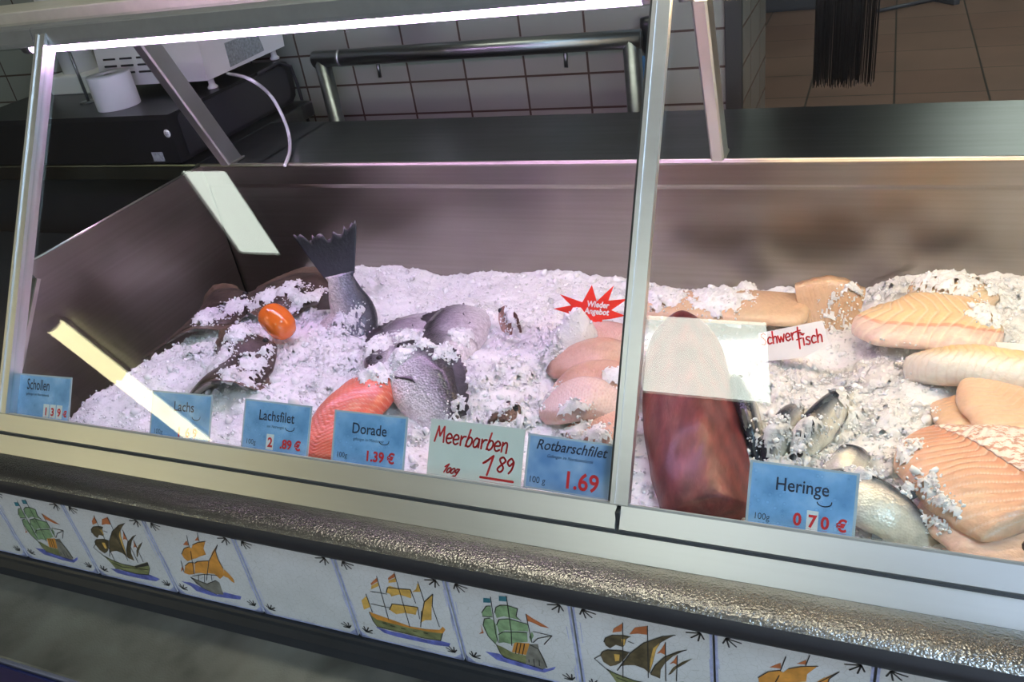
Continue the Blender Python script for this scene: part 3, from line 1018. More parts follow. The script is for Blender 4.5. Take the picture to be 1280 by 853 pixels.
# ------------------------------------------------------------------ behind the counter, left: till box, scale, paper roll
BX, BYF, ZB, ZT = -1.115, 0.668, 0.1425, 0.244
bx = thing('till_box', 'wide flat black box on the worktop under the white scale', 'till box', (-1.42, 0.87, ZB))
rz = [(0.0, 0.0), (0.42, 0.0), (0.438, 0.012), (0.445, 0.035), (0.445, 0.075), (0.436, 0.094), (0.415, 0.101), (0.008, 0.101), (0.0, 0.093)]
m_ = MB().prism([(-1.745, BYF + a, ZB + 0.001 + b_) for a, b_ in rz], (-1.745 * -1 + BX, 0, 0))
m_.build('body', BLACKBOX, bx)
MB().prism([(BX, BYF + 0.03 + a * 0.88, ZB + 0.010 + b_ * 0.84) for a, b_ in rz], (0.002, 0, 0)).build('side_panel', DARKGREY, bx)
MB().tube([(BX + 0.006, 0.98, ZB + 0.100), (BX + 0.010, 1.06, ZB + 0.104), (BX + 0.012, 1.10, ZB + 0.085), (BX + 0.012, 1.108, ZB + 0.04), (BX + 0.013, 1.11, ZB - 0.06)], 0.0042, 8).build('lead', VENT, bx)
pl = Plane((BX - 0.05, BYF + 0.007, ZB), (1, 0, 0), (0, 0, 1))
q = on_y(209, 167, 0.668)
lb = MB().lathe([(0.0085, 0), (0.0085, 0.0008)], (q.x, 0.6682, q.z), (0, -1, 0), 20)
lb.build('round_sticker', WHITE_PRINT, bx)
pf = Plane((q.x, 0.6672, q.z), (1, 0, 0), (0, 0, 1))
ce = MB()
for k in (0, 1):
    pts = [(-0.0022 + k * 0.0045 + 0.002 * math.cos(a), 0.0028 * math.sin(a)) for a in [math.radians(v) for v in range(60, 301, 30)]]
    pf.flat(ce, strokes([pts], 0.0009, 5), 0.0002)
pf.flat(ce, strokes([[(0.0006, 0), (0.0026, 0)]], 0.0008, 5), 0.0002)
ce.build('mark', BLACKBOX, bx)
q = on_y(198, 196, 0.668)
MB().rbox((q.x, 0.6678, q.z), (0.030, 0.0012, 0.020), 0.0002).build('type_label', STICKER, bx)
for k in range(3):
    MB().rbox((-1.62 + k * 0.2, 0.70, ZB + 0.002), (0.05, 0.02, 0.004), 0.001).build('foot_strip', GREY_PL, bx)

# scale
SXR, SYF, SZ0, SZ1 = -1.133, 0.838, 0.268, 0.352
sc = thing('counter_scale', 'white electronic scale with vents and a grey type plate on the black box', 'scale', (-1.30, 1.0, ZT))
b = MB()
b.prism([(-1.44, SYF, SZ0), (SXR, SYF, SZ0), (SXR, SYF + 0.012, SZ1), (-1.44, SYF + 0.012, SZ1)], (0, 0.30, 0))
b.rbox((-1.287, 1.0, SZ1 + 0.004), (0.30, 0.30, 0.012), 0.004)
b.build('housing', WHITE_PL, sc)
vb = MB()
for k in range(3):
    for j in range(3):
        vb.rbox((-1.40 + j * 0.05, SYF + 0.0035 + 0.003 * k, SZ0 + 0.028 + 0.015 * k), (0.036, 0.006, 0.004), 0.0005)
vb.build('vent_slots', VENT, sc)
MB().prism([(-1.42, 0.87, SZ1 + 0.035), (-1.15, 0.87, SZ1 + 0.035), (-1.15, 1.12, SZ1 + 0.035), (-1.42, 1.12, SZ1 + 0.035)], (0, 0, 0.006)).build('weighing_plate', GREY_PL, sc)
MB().lathe([(0.03, 0), (0.022, 0.01), (0.018, 0.026)], (-1.285, 1.0, SZ1 + 0.009), n=20).build('plate_support', GREY_PL, sc)
q0, q1 = on_x(290, 72, SXR), on_x(322, 54, SXR)
MB().prism([on_x(280, 54, SXR), on_x(288, 84, SXR), on_x(330, 63, SXR), on_x(320, 39, SXR)], (0.0012, 0, 0)).build('type_plate', STICKER, sc)
for fx, fy in ((-1.15, 0.868), (-1.42, 0.868), (-1.15, 1.11), (-1.42, 1.11)):
    MB().lathe([(0.011, 0), (0.012, 0.004), (0.007, 0.009), (0.007, 0.026)], (fx, fy, ZT), n=18).build('foot', WHITE_PL, sc)
# display column of the scale, on its own foot
dc = thing('display_column', 'white round column on a square foot at the left end of the black box', 'display column', (-1.58, 0.93, ZT))
MB().rbox((-1.575, 0.93, ZT + 0.022), (0.17, 0.11, 0.044), 0.004).build('foot', WHITE_PL, dc)
MB().lathe([(0.041, 0), (0.041, 0.36)], (-1.60, 0.935, ZT + 0.044), n=28).build('column', WHITE_PL, dc)
MB().tube([(-1.46, 0.80, ZT + 0.002), (-1.465, 0.805, ZT + 0.16)], 0.0035, 8).lathe([(0.02, 0), (0.02, 0.003)], (-1.46, 0.80, ZT), n=16).build('thin_rod', GREY_PL, dc)
# paper roll
rl = thing('paper_roll', 'white till paper roll standing on the black box', 'paper roll', (-1.322, 0.755, ZT))
MB().lathe([(0.046, 0), (0.0465, 0.002), (0.0465, 0.070), (0.046, 0.072), (0.0125, 0.0722), (0.012, 0.060), (0.0, 0.060)], (-1.322, 0.755, ZT), n=40).build('paper', PAPER, rl)
MB().lathe([(0.0112, 0), (0.0112, 0.004)], (-1.322, 0.755, ZT + 0.066), n=16).build('core', VENT, rl)
# cable
cpts = [on_x(284, 92, -1.14), on_z(310, 98, 0.30), on_z(336, 117, 0.25), on_z(352, 143, 0.21), on_z(361, 168, 0.165), on_z(362, 190, 0.149), on_z(356, 207, 0.148)]
cp = []
for i in range(len(cpts) - 1):
    p0, p1, p2, p3 = cpts[max(i - 1, 0)], cpts[i], cpts[i + 1], cpts[min(i + 2, len(cpts) - 1)]
    for k in range(6):
        t_ = k / 6
        cp.append(0.5 * ((2 * p1) + (p2 - p0) * t_ + (2 * p0 - 5 * p1 + 4 * p2 - p3) * t_ ** 2 + (3 * p1 - p0 - 3 * p2 + p3) * t_ ** 3))
cp.append(cpts[-1])
solo(MB().tube(cp, 0.0036, 8), 'power_cable', WHITE_PL, 'white cable arching from the scale down to the dark worktop', 'cable')

# ------------------------------------------------------------------ steel tube frame in front of the tiled wall
PY = 1.115
tf = thing('tube_frame', 'bent steel tube frame standing before the white tiled wall', 'tube frame', (-0.63, PY, FZ))
R_ = 0.0195
A, B = on_y(403, 78, PY), on_y(789, 44, PY)
zt = (A.z + B.z) / 2
A.z = zt; B.z = zt
MB().tube([(A.x - R_, PY, zt), (B.x + R_, PY, zt)], R_, 18).build('top_tube', PIPE, tf)
MB().tube([(A.x, PY, zt), (A.x, PY, FZ)], R_, 18).build('post', PIPE, tf)
MB().tube([(B.x, PY, zt), (B.x, PY, FZ)], R_, 18).build('post', PIPE, tf)
for px, py in ((474, 88), (707, 70)):
    q = on_y(px, py, PY)
    MB().tube([(q.x, PY, zt - 0.012), (q.x, PY - 0.003, zt - 0.05)], [0.005, 0.0045], 8).build('peg', PIPE, tf)
MB().tube([(A.x + 0.05, PY, zt), (A.x + 0.058, PY, zt)], R_ + 0.0012, 18).build('wire_tie', GREY_PL, tf)

# little things near the wall
q = on_y(808, 30, 1.17)
hb = thing('wall_bottle', 'dark bottle with a blue tag hanging on the tiled wall beside the tube frame', 'bottle', (q.x, 1.165, q.z - 0.13))
MB().lathe([(0.004, 0.115), (0.018, 0.112), (0.0195, 0.10), (0.0195, 0.05), (0.014, 0.04), (0.012, -0.02), (0.004, -0.022)], (q.x + 0.004, 1.175, q.z - 0.10), n=20).build('neck', BLACKBOX, hb)
MB().rbox((q.x - 0.008, 1.170, q.z - 0.095), (0.016, 0.006, 0.06), 0.002).build('tag', BLUE_TAG, hb)
bgp = [on_y(a, b_, 1.16) for a, b_ in ((470, 12), (500, -25), (545, -30), (536, 13), (533, 27), (518, 28), (500, 20))]
g = MB()
g.prism(bgp, (0, 0.02, 0))
solo(g, 'hanging_bag', CLOTH, 'corner of a white plastic bag hanging above the tube frame', 'bag')

# black fringe hanging in the passage
BYY = 1.42
xa, xb = on_y(1018, 60, BYY).x, on_y(1096, 60, BYY).x
zb_ = on_y(1050, 104, BYY).z
fb = thing('bristle_brush', 'black long-bristled broom head hanging head down in front of the brown floor', 'broom', ((xa + xb) / 2, BYY, zb_))
MB().rbox(((xa + xb) / 2, BYY, zb_ + 0.42), (xb - xa + 0.02, 0.05, 0.05), 0.01).build('brush_head', CRATE, fb)
MB().tube([((xa + xb) / 2, BYY, zb_ + 0.44), ((xa + xb) / 2, BYY, CZ)], 0.012, 10).build('handle', CRATE, fb)
br = MB()
for k in range(260):
    u = k / 259
    dens = 1.0 if u < 0.62 else (0.55 if u < 0.9 else 0.30)
    if random.random() > dens and k % 3:
        continue
    x = lerp(xa, xb, u) + random.uniform(-0.0008, 0.0008)
    y = BYY + random.uniform(-0.014, 0.014)
    ln = zb_ + random.uniform(-0.010, 0.014)
    br.tube([(x, y, zb_ + 0.41), (x + random.uniform(-0.001, 0.001), y, ln)], [0.0013, 0.0007], 5)
bo = br.build('bristles', BRISTLE, fb)
# far crate on the floor
cr = thing('grey_crate', 'dark grey crate on the floor behind the tiled wall end', 'crate', (-0.30, 6.6, FZ))
c0 = on_z(975, 18, FZ)
cb = MB()
for dx, dy, w_, d_ in ((0, -0.2, 0.6, 0.03), (0, 0.2, 0.6, 0.03), (-0.3, 0, 0.03, 0.43), (0.3, 0, 0.03, 0.43)):
    cb.rbox((c0.x + dx, c0.y + dy + 0.3, FZ + 0.16), (w_, d_, 0.30), 0.01)
cb.rbox((c0.x, c0.y + 0.3, FZ + 0.015), (0.6, 0.42, 0.03), 0.005)
cb.build('box', CRATE, cr)
MB().rbox((c0.x, c0.y + 0.3 - 0.22, FZ + 0.30), (0.64, 0.03, 0.025), 0.006).build('rim', GREY_PL, cr)
sq0, sq1 = on_z(1095, 14, FZ + 0.02), on_z(1172, -2, FZ + 0.02)
sq = thing('floor_squeegee', 'thin dark squeegee lying on the brown floor beyond the broom', 'squeegee', tuple((sq0 + sq1) / 2 - Vector((0, 0, 0.02))))
MB().tube([sq0, sq1], 0.014, 8).build('handle', CRATE, sq)
dq = (sq1 - sq0).normalized()
MB().rbox(tuple(sq1), (0.05, 0.45, 0.04), 0.006, rot=Matrix.Rotation(math.atan2(dq.y, dq.x), 3, 'Z')).build('blade', CRATE, sq)

# ------------------------------------------------------------------ crushed ice
ZBX = [-1.05, -0.97, -0.77, -0.65, -0.54, -0.44, -0.28, -0.18, -0.06, 0.04, 0.12, 0.20, 0.28, 0.36, 0.45, 1.0]
ZBZ = [-0.12, -0.11, -0.082, -0.066, -0.088, -0.076, -0.068, -0.078, -0.090, -0.085, -0.080, -0.090, -0.050, -0.038, -0.045, -0.055]
MOUNDS = [(0.052, 0.575, 0.030, 0.050), (-0.60, 0.36, 0.05, 0.012), (-0.20, 0.42, 0.06, 0.012), (-0.56, 0.10, 0.10, 0.015), (-0.75, 0.20, 0.09, 0.012), (0.20, 0.47, 0.05, 0.012), (-0.245, 0.16, 0.07, 0.012), (0.215, 0.23, 0.06, 0.006), (-0.86, 0.12, 0.06, 0.01)]


for a_, b_, z_, r_m, h_m in ((712, 404, 0.010, 0.036, 0.058), (737, 404, 0.010, 0.024, 0.046)):
    p_ = on_z(a_, b_, z_)
    MOUNDS.append((p_.x, p_.y - 0.012, r_m, h_m))


def ice_h(x, y):
    t = min(max(y / 0.62, 0), 1)
    s = t * t * (3 - 2 * t)
    h = lerp(-0.040, interp(ZBX, ZBZ, x), s) + 0.020 * math.sin(PI * t)
    for mx, my, r, a in MOUNDS:
        d2 = ((x - mx) ** 2 + (y - my) ** 2) / (r * r)
        if d2 < 6:
            h += a * math.exp(-d2)
    if x < -0.885:
        h -= min(0.26, 0.30 * ((-0.885 - x) / 0.10) ** 1.4)
    h += 0.009 * noise.noise(Vector((x * 13, y * 13, 1.3))) + 0.004 * noise.noise(Vector((x * 32, y * 32, 4.1)))
    h += 0.0075 * abs(noise.noise(Vector((x * 42, y * 42, 7.7)))) - 0.002
    return h


def grain(x, y, h):
    vd = noise.voronoi(Vector((x * 95, y * 95, h * 95)))[0]
    vb_ = noise.voronoi(Vector((x * 200 + 7, y * 200, h * 200)))[0]
    return 0.0056 * (vd[1] - vd[0]) + 0.0034 * (vb_[1] - vb_[0]) + 0.0018 * noise.noise(Vector((x * 260, y * 260, 9)))


def ice_surface():
    x0, x1, y0, y1, st = -1.035, 1.165, 0.016, 0.662, 0.0036
    nx, ny = int((x1 - x0) / st), int((y1 - y0) / st)
    P = np.zeros((nx, ny, 3), dtype=np.float64)
    for i in range(nx):
        x = x0 + i * st
        for j in range(ny):
            y = y0 + j * st
            h = ice_h(x, y)
            g_ = grain(x, y, h)
            P[i, j] = (x + 0.0012 * noise.noise(Vector((x * 300, y * 300, 2))), y, h + g_ - 0.003)
    idx = np.arange(nx * ny).reshape(nx, ny)
    f = np.stack([idx[:-1, :-1], idx[1:, :-1], idx[1:, 1:], idx[:-1, 1:]], -1).reshape(-1, 4)
    return P.reshape(-1, 3), f


bm = bmesh.new()
bmesh.ops.create_icosphere(bm, subdivisions=1, radius=1)
ICO_V = np.array([v.co[:] for v in bm.verts])
ICO_F = np.array([[v.index for v in f.verts] for f in bm.faces])
bm.free()


def chunks(points, sizes):
    """random broken lumps -> verts, tris"""
    n = len(points)
    k = len(ICO_V)
    A = rng.normal(size=(n, 3)); A /= np.linalg.norm(A, axis=1)[:, None]
    B = rng.normal(size=(n, 3)); B -= A * (A * B).sum(1)[:, None]; B /= np.linalg.norm(B, axis=1)[:, None]
    Cx = np.cross(A, B)
    R = np.stack([A, B, Cx], -1)
    scl = rng.uniform(0.5, 1.35, (n, 3)) * np.array(sizes)[:, None]
    loc = ICO_V[None] * rng.uniform(0.68, 1.2, (n, k, 1)) * scl[:, None, :]
    V = np.einsum('nij,nkj->nki', R, loc) + np.array(points)[:, None, :]
    Fc = ICO_F[None] + (np.arange(n) * k)[:, None, None]
    return V.reshape(-1, 3), Fc.reshape(-1, 3)


def ice_object(name, parts):
    """parts: list of (verts, faces, material index, smooth)"""
    vs, fs, mi, sm = [], [], [], []
    o = 0
    for V, Fa, m, s in parts:
        vs.append(V)
        fs += (Fa + o).tolist()
        mi += [m] * len(Fa)
        sm += [s] * len(Fa)
        o += len(V)
    me = bpy.data.meshes.new(name)
    me.from_pydata(np.concatenate(vs).tolist(), [], fs)
    me.materials.append(ICE)
    me.materials.append(ICE_CLEAR)
    me.materials.append(ICE_LUMP)
    me.polygons.foreach_set('material_index', mi)
    me.polygons.foreach_set('use_smooth', sm)
    me.update()
    ob = bpy.data.objects.new(name, me)
    COL.objects.link(ob)
    return ob


pts, szs = [], []
while len(pts) < 11000:
    x, y = random.uniform(-1.0, 0.62), random.uniform(0.03, 0.645)
    if x < -0.93 and random.random() < 0.6:
        continue
    s = 0.0012 + 0.0024 * random.random() ** 2
    if random.random() < 0.03:
        s = random.uniform(0.004, 0.009)
    pts.append((x, y, ice_h(x, y) + random.uniform(-0.001, 0.0018)))
    szs.append(s)
# heaps thrown over the fish: (pixel, height, radius, count)
HEAPS = []


def heap(px, py, z, r, n, big=0.0045, thick=0.006):
    HEAPS.append((px, py, r, n, big, thick))


def pour():
    """lets the heaps fall on whatever lies uppermost there"""
    from mathutils.bvhtree import BVHTree
    bpy.context.view_layer.update()
    vs, fs = [Vector(v) for v in V0], [tuple(f) for f in F0]
    for o in COL.objects:
        r = o
        while r.parent is not None:
            r = r.parent
        if o.type == 'MESH' and r.get('category') in ('fish', 'fish fillet', 'tuna'):
            k = len(vs)
            mw = o.matrix_world
            vs += [mw @ v.co for v in o.data.vertices]
            fs += [tuple(k + i for i in p.vertices) for p in o.data.polygons]
    tree = BVHTree.FromPolygons(vs, fs)
    for px, py, r, n, big, thick in HEAPS:
        c = tree.ray_cast(CAM, ray(px, py).normalized())[0]
        if c is None:
            continue
        # a drift with a ragged rim that sinks into what it lies on
        st, m_ = 0.0030, int(r * 1.5 / 0.0030)
        ids, pv, pf = {}, [], []
        for i in range(-m_, m_ + 1):
            for j in range(-m_, m_ + 1):
                x, y = c.x + i * st, c.y + j * st
                d = math.hypot(i, j) * st / r
                if d > 1.45 or not (0.024 < y < 0.648):
                    continue
                h = tree.ray_cast(Vector((x, y, 0.3)), Vector((0, 0, -1)))[0]
                if h is None or h.z > c.z + 0.028 or h.z < c.z - 0.045:
                    continue
                e = 1 - d * d + 0.75 * noise.noise(Vector((x * 55, y * 55, px))) + 0.35 * noise.noise(Vector((x * 140, y * 140, py)))
                ids[(i, j)] = len(pv)
                pv.append((x + 0.001 * noise.noise(Vector((x * 300, y * 300, 2))), y, h.z - 0.0035 + max(-0.004, 0.0090 * min(e, 1.2)) + (grain(x, y, h.z) if e > 0.1 else 0)))
        for (i, j) in ids:
            q = [(i, j), (i + 1, j), (i + 1, j + 1), (i, j + 1)]
            if all(k in ids for k in q):
                zs = [pv[ids[k]][2] for k in q]
                if max(zs) - min(zs) < 0.0075:
                    pf.append([ids[k] for k in q])
        if pf:
            DRIFTS.append((np.array(pv), np.array(pf)))
        for _ in range(int(n * 1.3)):
            a, d = random.uniform(0, 2 * PI), r * 1.15 * math.sqrt(random.random())
            x, y = c.x + math.cos(a) * d, c.y + math.sin(a) * d
            if not (0.028 < y < 0.645):
                continue
            h = tree.ray_cast(Vector((x, y, 0.3)), Vector((0, 0, -1)))[0]
            if h is None or h.z > c.z + 0.028 or h.z < c.z - 0.045:
                continue
            pts.append((x, y, h.z + 0.006 * max(0, 1 - (d / r) ** 2) + random.uniform(-0.0005, 0.0015)))
            szs.append(random.uniform(0.0010, 0.0024) if random.random() < 0.975 else random.uniform(0.003, 0.006))


DRIFTS = []


# ------------------------------------------------------------------ shapes for what lies on the ice
def spline(pts, n):
    pts = [Vector(p) for p in pts]
    k = len(pts) - 1
    out = []
    for i in range(n + 1):
        g_ = min(i / n * k, k - 1e-6)
        j = int(g_)
        t_ = g_ - j
        p0, p1, p2, p3 = pts[max(j - 1, 0)], pts[j], pts[j + 1], pts[min(j + 2, k)]
        if j == 0: p0 = p1 * 2 - p2
        if j + 2 > k: p3 = p2 * 2 - p1
        out.append(0.5 * ((2 * p1) + (p2 - p0) * t_ + (2 * p0 - 5 * p1 + 4 * p2 - p3) * t_ ** 2 + (3 * p1 - p0 - 3 * p2 + p3) * t_ ** 3))
    return out


def mixc(a, b, t):
    t = min(max(t, 0), 1)
    return tuple(x + (y - x) * t for x, y in zip(a, b))


def fillet_mesh(path, widths, thick, cfun, flake=(0.0012, 26, 0.25), nu=170, nv=30, tilt=0.0, blunt=(3.0, 3.0), top=3.0, lump=0.005, seed=0, belly=0.35, side=None):
    """a slab of fish: rounded top, flat underside, taper at the ends, muscle flakes as chevrons"""
    C = spline(path, nu)
    mb = MB()
    P, K = [], []
    for i, c in enumerate(C):
        u = i / nu
        t_ = (C[min(i + 1, nu)] - C[max(i - 1, 0)]).normalized()
        sd = Vector(t_.cross(Vector((0, 0, 1)))).normalized() if side is None else (Vector(side) - t_ * Vector(side).dot(t_)).normalized()
        up = sd.cross(t_).normalized()
        if tilt:
            R_ = Matrix.Rotation(tilt, 3, t_)
            sd, up = R_ @ sd, R_ @ up
        ea = (1 - max(0, 1 - u * blunt[0] * 2) ** 2.2) ** 0.5 if u < 0.5 else (1 - max(0, 1 - (1 - u) * blunt[1] * 2) ** 2.2) ** 0.5
        ea = max(ea, 0.02)
        w_ = interp(np.linspace(0, 1, len(widths)), widths, u) * ea / 2
        th = (interp(np.linspace(0, 1, len(thick)), thick, u) if isinstance(thick, (list, tuple)) else thick) * (0.35 + 0.65 * ea)
        row, crow = [], []
        for j in range(nv):
            v = -1 + 2 * j / (nv - 1)
            h = th * max(0.0, 1 - abs(v) ** top) ** 0.62
            ph = flake[1] * 2 * PI * (u + flake[2] * abs(v) * 0.4) + 1.5 * noise.noise(Vector((u * 5, v * 2, seed)))
            h += flake[0] * (abs(math.sin(ph * 0.5)) ** 0.6 - 0.6) * max(0, 1 - v * v) * ea
            q_ = c + sd * (w_ * v * (1 + 0.05 * noise.noise(Vector((u * 9, v, seed + 3))))) + up * h
            q_ += up * lump * noise.noise(Vector((q_.x * 22, q_.y * 22, seed))) * (1 - v * v)
            row.append(q_)
            crow.append(cfun(u, v, ph))
        for j in range(7):
            v = 1 - 2 * (j + 0.5) / 7
            row.append(c + sd * w_ * v * 0.97 - up * th * belly)
            crow.append(cfun(u, v, 0))
        P.append(row)
        K.append(crow)
    return mb.grid(P, closed_v=True, cols=K, caps=True)


def base_of(mb):
    xs = [v.x for v in mb.v]; ys = [v.y for v in mb.v]; zs = [v.z for v in mb.v]
    return Vector(((min(xs) + max(xs)) / 2, (min(ys) + max(ys)) / 2, min(zs)))


class Fish:
    def __init__(self, name, label, group, axis, dorsal, prof, cfun, skin, n=56, ring=24, cat='fish'):
        """prof rows: x, up, low, half thickness (all in metres but x in 0..1)"""
        self.C = spline(axis, n)
        self.n = n
        self.D = Vector(dorsal)
        pr = np.array(prof)
        mb = MB()
        P, K = [], []
        for i in range(n + 1):
            u = i / n
            c, ex, ey, ez = self.frame(u)
            up, lo, th = (float(np.interp(u, pr[:, 0], pr[:, k])) for k in (1, 2, 3))
            row, cr = [], []
            for j in range(ring):
                a = 2 * PI * j / ring
                s, k = math.sin(a), math.cos(a)
                zz = (up if k > 0 else lo) * (abs(k) ** 0.9) * (1 if k > 0 else -1)
                yy = th * (abs(s) ** 0.85) * (1 if s > 0 else -1)
                row.append(c + ez * zz + ey * yy)
                cr.append(cfun(u, (1 - k) / 2, a))
            P.append(row); K.append(cr)
        mb.grid(P, closed_v=True, cols=K, caps=True)
        self.pr = pr
        self.root = thing(name, label, cat, base_of(mb), group)
        self.body = mb.build('body', skin, self.root)

    def frame(self, u):
        n = self.n
        g_ = min(max(u, 0), 1) * n
        i = min(int(g_), n - 1)
        c = self.C[i].lerp(self.C[i + 1], g_ - i)
        ex = (self.C[min(i + 2, n)] - self.C[max(i - 1, 0)]).normalized()
        ez = (self.D - ex * self.D.dot(ex)).normalized()
        return c, ex, ez.cross(ex), ez

    def at(self, u, y=0.0, z=0.0):
        c, ex, ey, ez = self.frame(u)
        return c + ey * y + ez * z

    def h(self, u, k):
        return float(np.interp(u, self.pr[:, 0], self.pr[:, k]))

    def fin(self, name, base, tip, col0, col1, th=0.0009, rag=0.003, sub=4, seed=1):
        """ribbed fin between two polylines of equal length"""
        rr = random.Random(seed)
        nb_ = (len(base) - 1) * sub
        B, T = spline(base, nb_), spline(tip, nb_)
        mb = MB()
        for sgn in (1, -1):
            P, K = [], []
            for i in range(nb_ + 1):
                d = T[i] - B[i]
                nrm = (B[min(i + 1, nb_)] - B[max(i - 1, 0)]).cross(d)
                nrm = nrm.normalized() if nrm.length > 1e-9 else Vector((0, 0, 1))
                rag_ = 1 - rr.random() * rag / max(d.length, 0.004) if sgn == 1 else self._r[i]
                if sgn == 1:
                    self._r = getattr(self, '_r', {}) if i else {}
                    self._r[i] = rag_
                row, cr = [], []
                for j in range(8):
                    f = j / 7
                    rib = (0.55 if i % 2 else 1.0) * th * (1 - 0.6 * f)
                    row.append(B[i] + d * (f * rag_) + nrm * rib * sgn)
                    cr.append(mixc(col0, col1, f))
                P.append(row); K.append(cr)
            mb.grid(P, cols=K)
            if sgn == 1:
                first = len(mb.v)
        m0 = nb_ + 1
        for i in range(nb_):                          # close the rim
            mb.add([], [], 0)
            a, b = i * 8 + 7, (i + 1) * 8 + 7
            mb.f.append((a, b, first + b, first + a)); mb.mi.append(0); mb.sm.append(True)
        for i in (0, nb_):
            for j in range(7):
                a, b = i * 8 + j, i * 8 + j + 1
                mb.f.append((a, b, first + b, first + a)); mb.mi.append(0); mb.sm.append(True)
        return mb.build(name, FIN, self.root)

    def tail(self, length, spread, col0, col1, fork=0.35, rag=0.004, seed=1, th=0.0012):
        c, ex, ey, ez = self.frame(1.0)
        hu, hl = self.h(1, 1), self.h(1, 2)
        base, tip = [], []
        for k in range(9):
            f = -1 + k / 4
            base.append(c - ex * 0.004 + ez * ((hu if f > 0 else hl) * f))
            ln = length * (1 - fork * (1 - abs(f) ** 1.4))
            tip.append(c + ex * ln + ez * spread * f)
        return self.fin('tail_fin', base, tip, col0, col1, th, rag, 4, seed)

    def ridge(self, name, u0, u1, hgt, col0, col1, k=1, lean=0.03, n=9, rag=0.003, seed=2):
        sg = 1 if k == 1 else -1
        base = [self.at(lerp(u0, u1, i / n), 0, sg * self.h(lerp(u0, u1, i / n), k) * 0.94) for i in range(n + 1)]
        tip = [self.at(min(1, lerp(u0, u1, i / n) + lean), 0, sg * (self.h(lerp(u0, u1, i / n), k) + hgt * (0.55 + 0.45 * math.sin(PI * (0.15 + 0.8 * i / n))))) for i in range(n + 1)]
        return self.fin(name, base, tip, col0, col1, 0.0009, rag, 3, seed)

    def side_fin(self, name, u, z, length, width, col0, col1, side=1, lift=0.006, seed=3, droop=-0.35):
        th = self.h(u, 3)
        b0, b1 = self.at(u, side * th * 0.93, z + width * 0.22), self.at(u + 0.02, side * th * 0.93, z - width * 0.25)
        c, ex, ey, ez = self.frame(u)
        base = [b0.lerp(b1, i / 4) for i in range(5)]
        tip = []
        for i in range(5):
            f = i / 4
            tip.append(base[i] + ex * length * (1 - 0.72 * f ** 0.8) + ez * (width * (0.30 - 0.75 * f) + droop * length * 0.45 * (1 - f)) + ey * side * (lift))
        return self.fin(name, base, tip, col0, col1, 0.0008, 0.003, 4, seed)

    def eyes(self, u, z, r, ring_col=None):
        for s in (1, -1):
            p = self.at(u, s * self.h(u, 3) * 0.86, z)
            MB().ball(p, r, n=9).build('eye', EYE, self.root)


# ------------------------------------------------------------------ tuna loin
def tuna_col(u, v, ph):
    c = mixc((0.125, 0.026, 0.028), (0.20, 0.042, 0.040), 0.5 + 0.5 * math.sin(ph * 0.35 + v * 3))
    c = mixc(c, (0.26, 0.075, 0.065), 0.5 * max(0, noise.noise(Vector((u * 4 + v, v * 26, 5)))))
    if 0.30 < v < 0.72:
        c = mixc(c, (0.34, 0.16, 0.13), 0.6 * (1 - abs(v - 0.5) / 0.22) * (0.5 + 0.5 * noise.noise(Vector((u * 24, v * 5, 1)))))
    return c


tz = -0.022
tp_ = [on_z(850, 402, tz), on_z(856, 440, tz), on_z(861, 500, tz), on_z(872, 570, tz - 0.004), on_z(886, 634, tz - 0.014), on_z(890, 656, tz - 0.018)]
tu = fillet_mesh(tp_, [0.080, 0.104, 0.118, 0.122, 0.118, 0.106, 0.090], [0.036, 0.044, 0.048, 0.050, 0.046, 0.040], tuna_col, flake=(0.0008, 16, -0.9), nu=90, nv=40, blunt=(2.4, 5), top=1.7, lump=0.004, seed=3, tilt=-0.10)
solo(tu, 'tuna_loin', TUNA, 'large dark red tuna loin lying beside the middle glass post', 'tuna')

# ------------------------------------------------------------------ salmon fillet
def salm_col(u, v, ph):
    c = mixc((0.80, 0.150, 0.085), (0.88, 0.24, 0.145), 0.5 + 0.5 * v)
    s = abs(math.sin(ph * 0.5))
    return mixc((0.92, 0.52, 0.40), c, min(1, s * 3.2))


sp = [on_z(482, 474, -0.008), on_z(462, 495, -0.010), on_z(432, 525, -0.018), on_z(408, 560, -0.03), on_z(398, 584, -0.04)]
solo(fillet_mesh(sp, [0.055, 0.085, 0.095, 0.085, 0.075], [0.026, 0.030, 0.028, 0.024], salm_col, flake=(0.0013, 24, 0.5), blunt=(5, 6), seed=5, lump=0.003), 'salmon_fillet', SALMON, 'bright orange salmon fillet behind the Lachsfilet and Dorade cards', 'fish fillet')


# ------------------------------------------------------------------ redfish fillets, shingled
def red_col(a, b, tipped=False):
    def f(u, v, ph):
        c = mixc(a, b, 0.5 + 0.5 * noise.noise(Vector((u * 4, v * 2, 2))))
        c = tuple(x * y for x, y in zip(c, (1.0, 0.96, 0.94)))
        if tipped and u < 0.17:
            c = mixc((0.07, 0.035, 0.032), c, (u - 0.07) / 0.10)
        if abs(v) > 0.72:
            c = mixc(c, (0.55, 0.26, 0.19), 0.45)
        return mixc(mixc(c, (0.66, 0.36, 0.28), 0.6), c, min(1, abs(math.sin(ph * 0.5)) * 2.2))
    return f


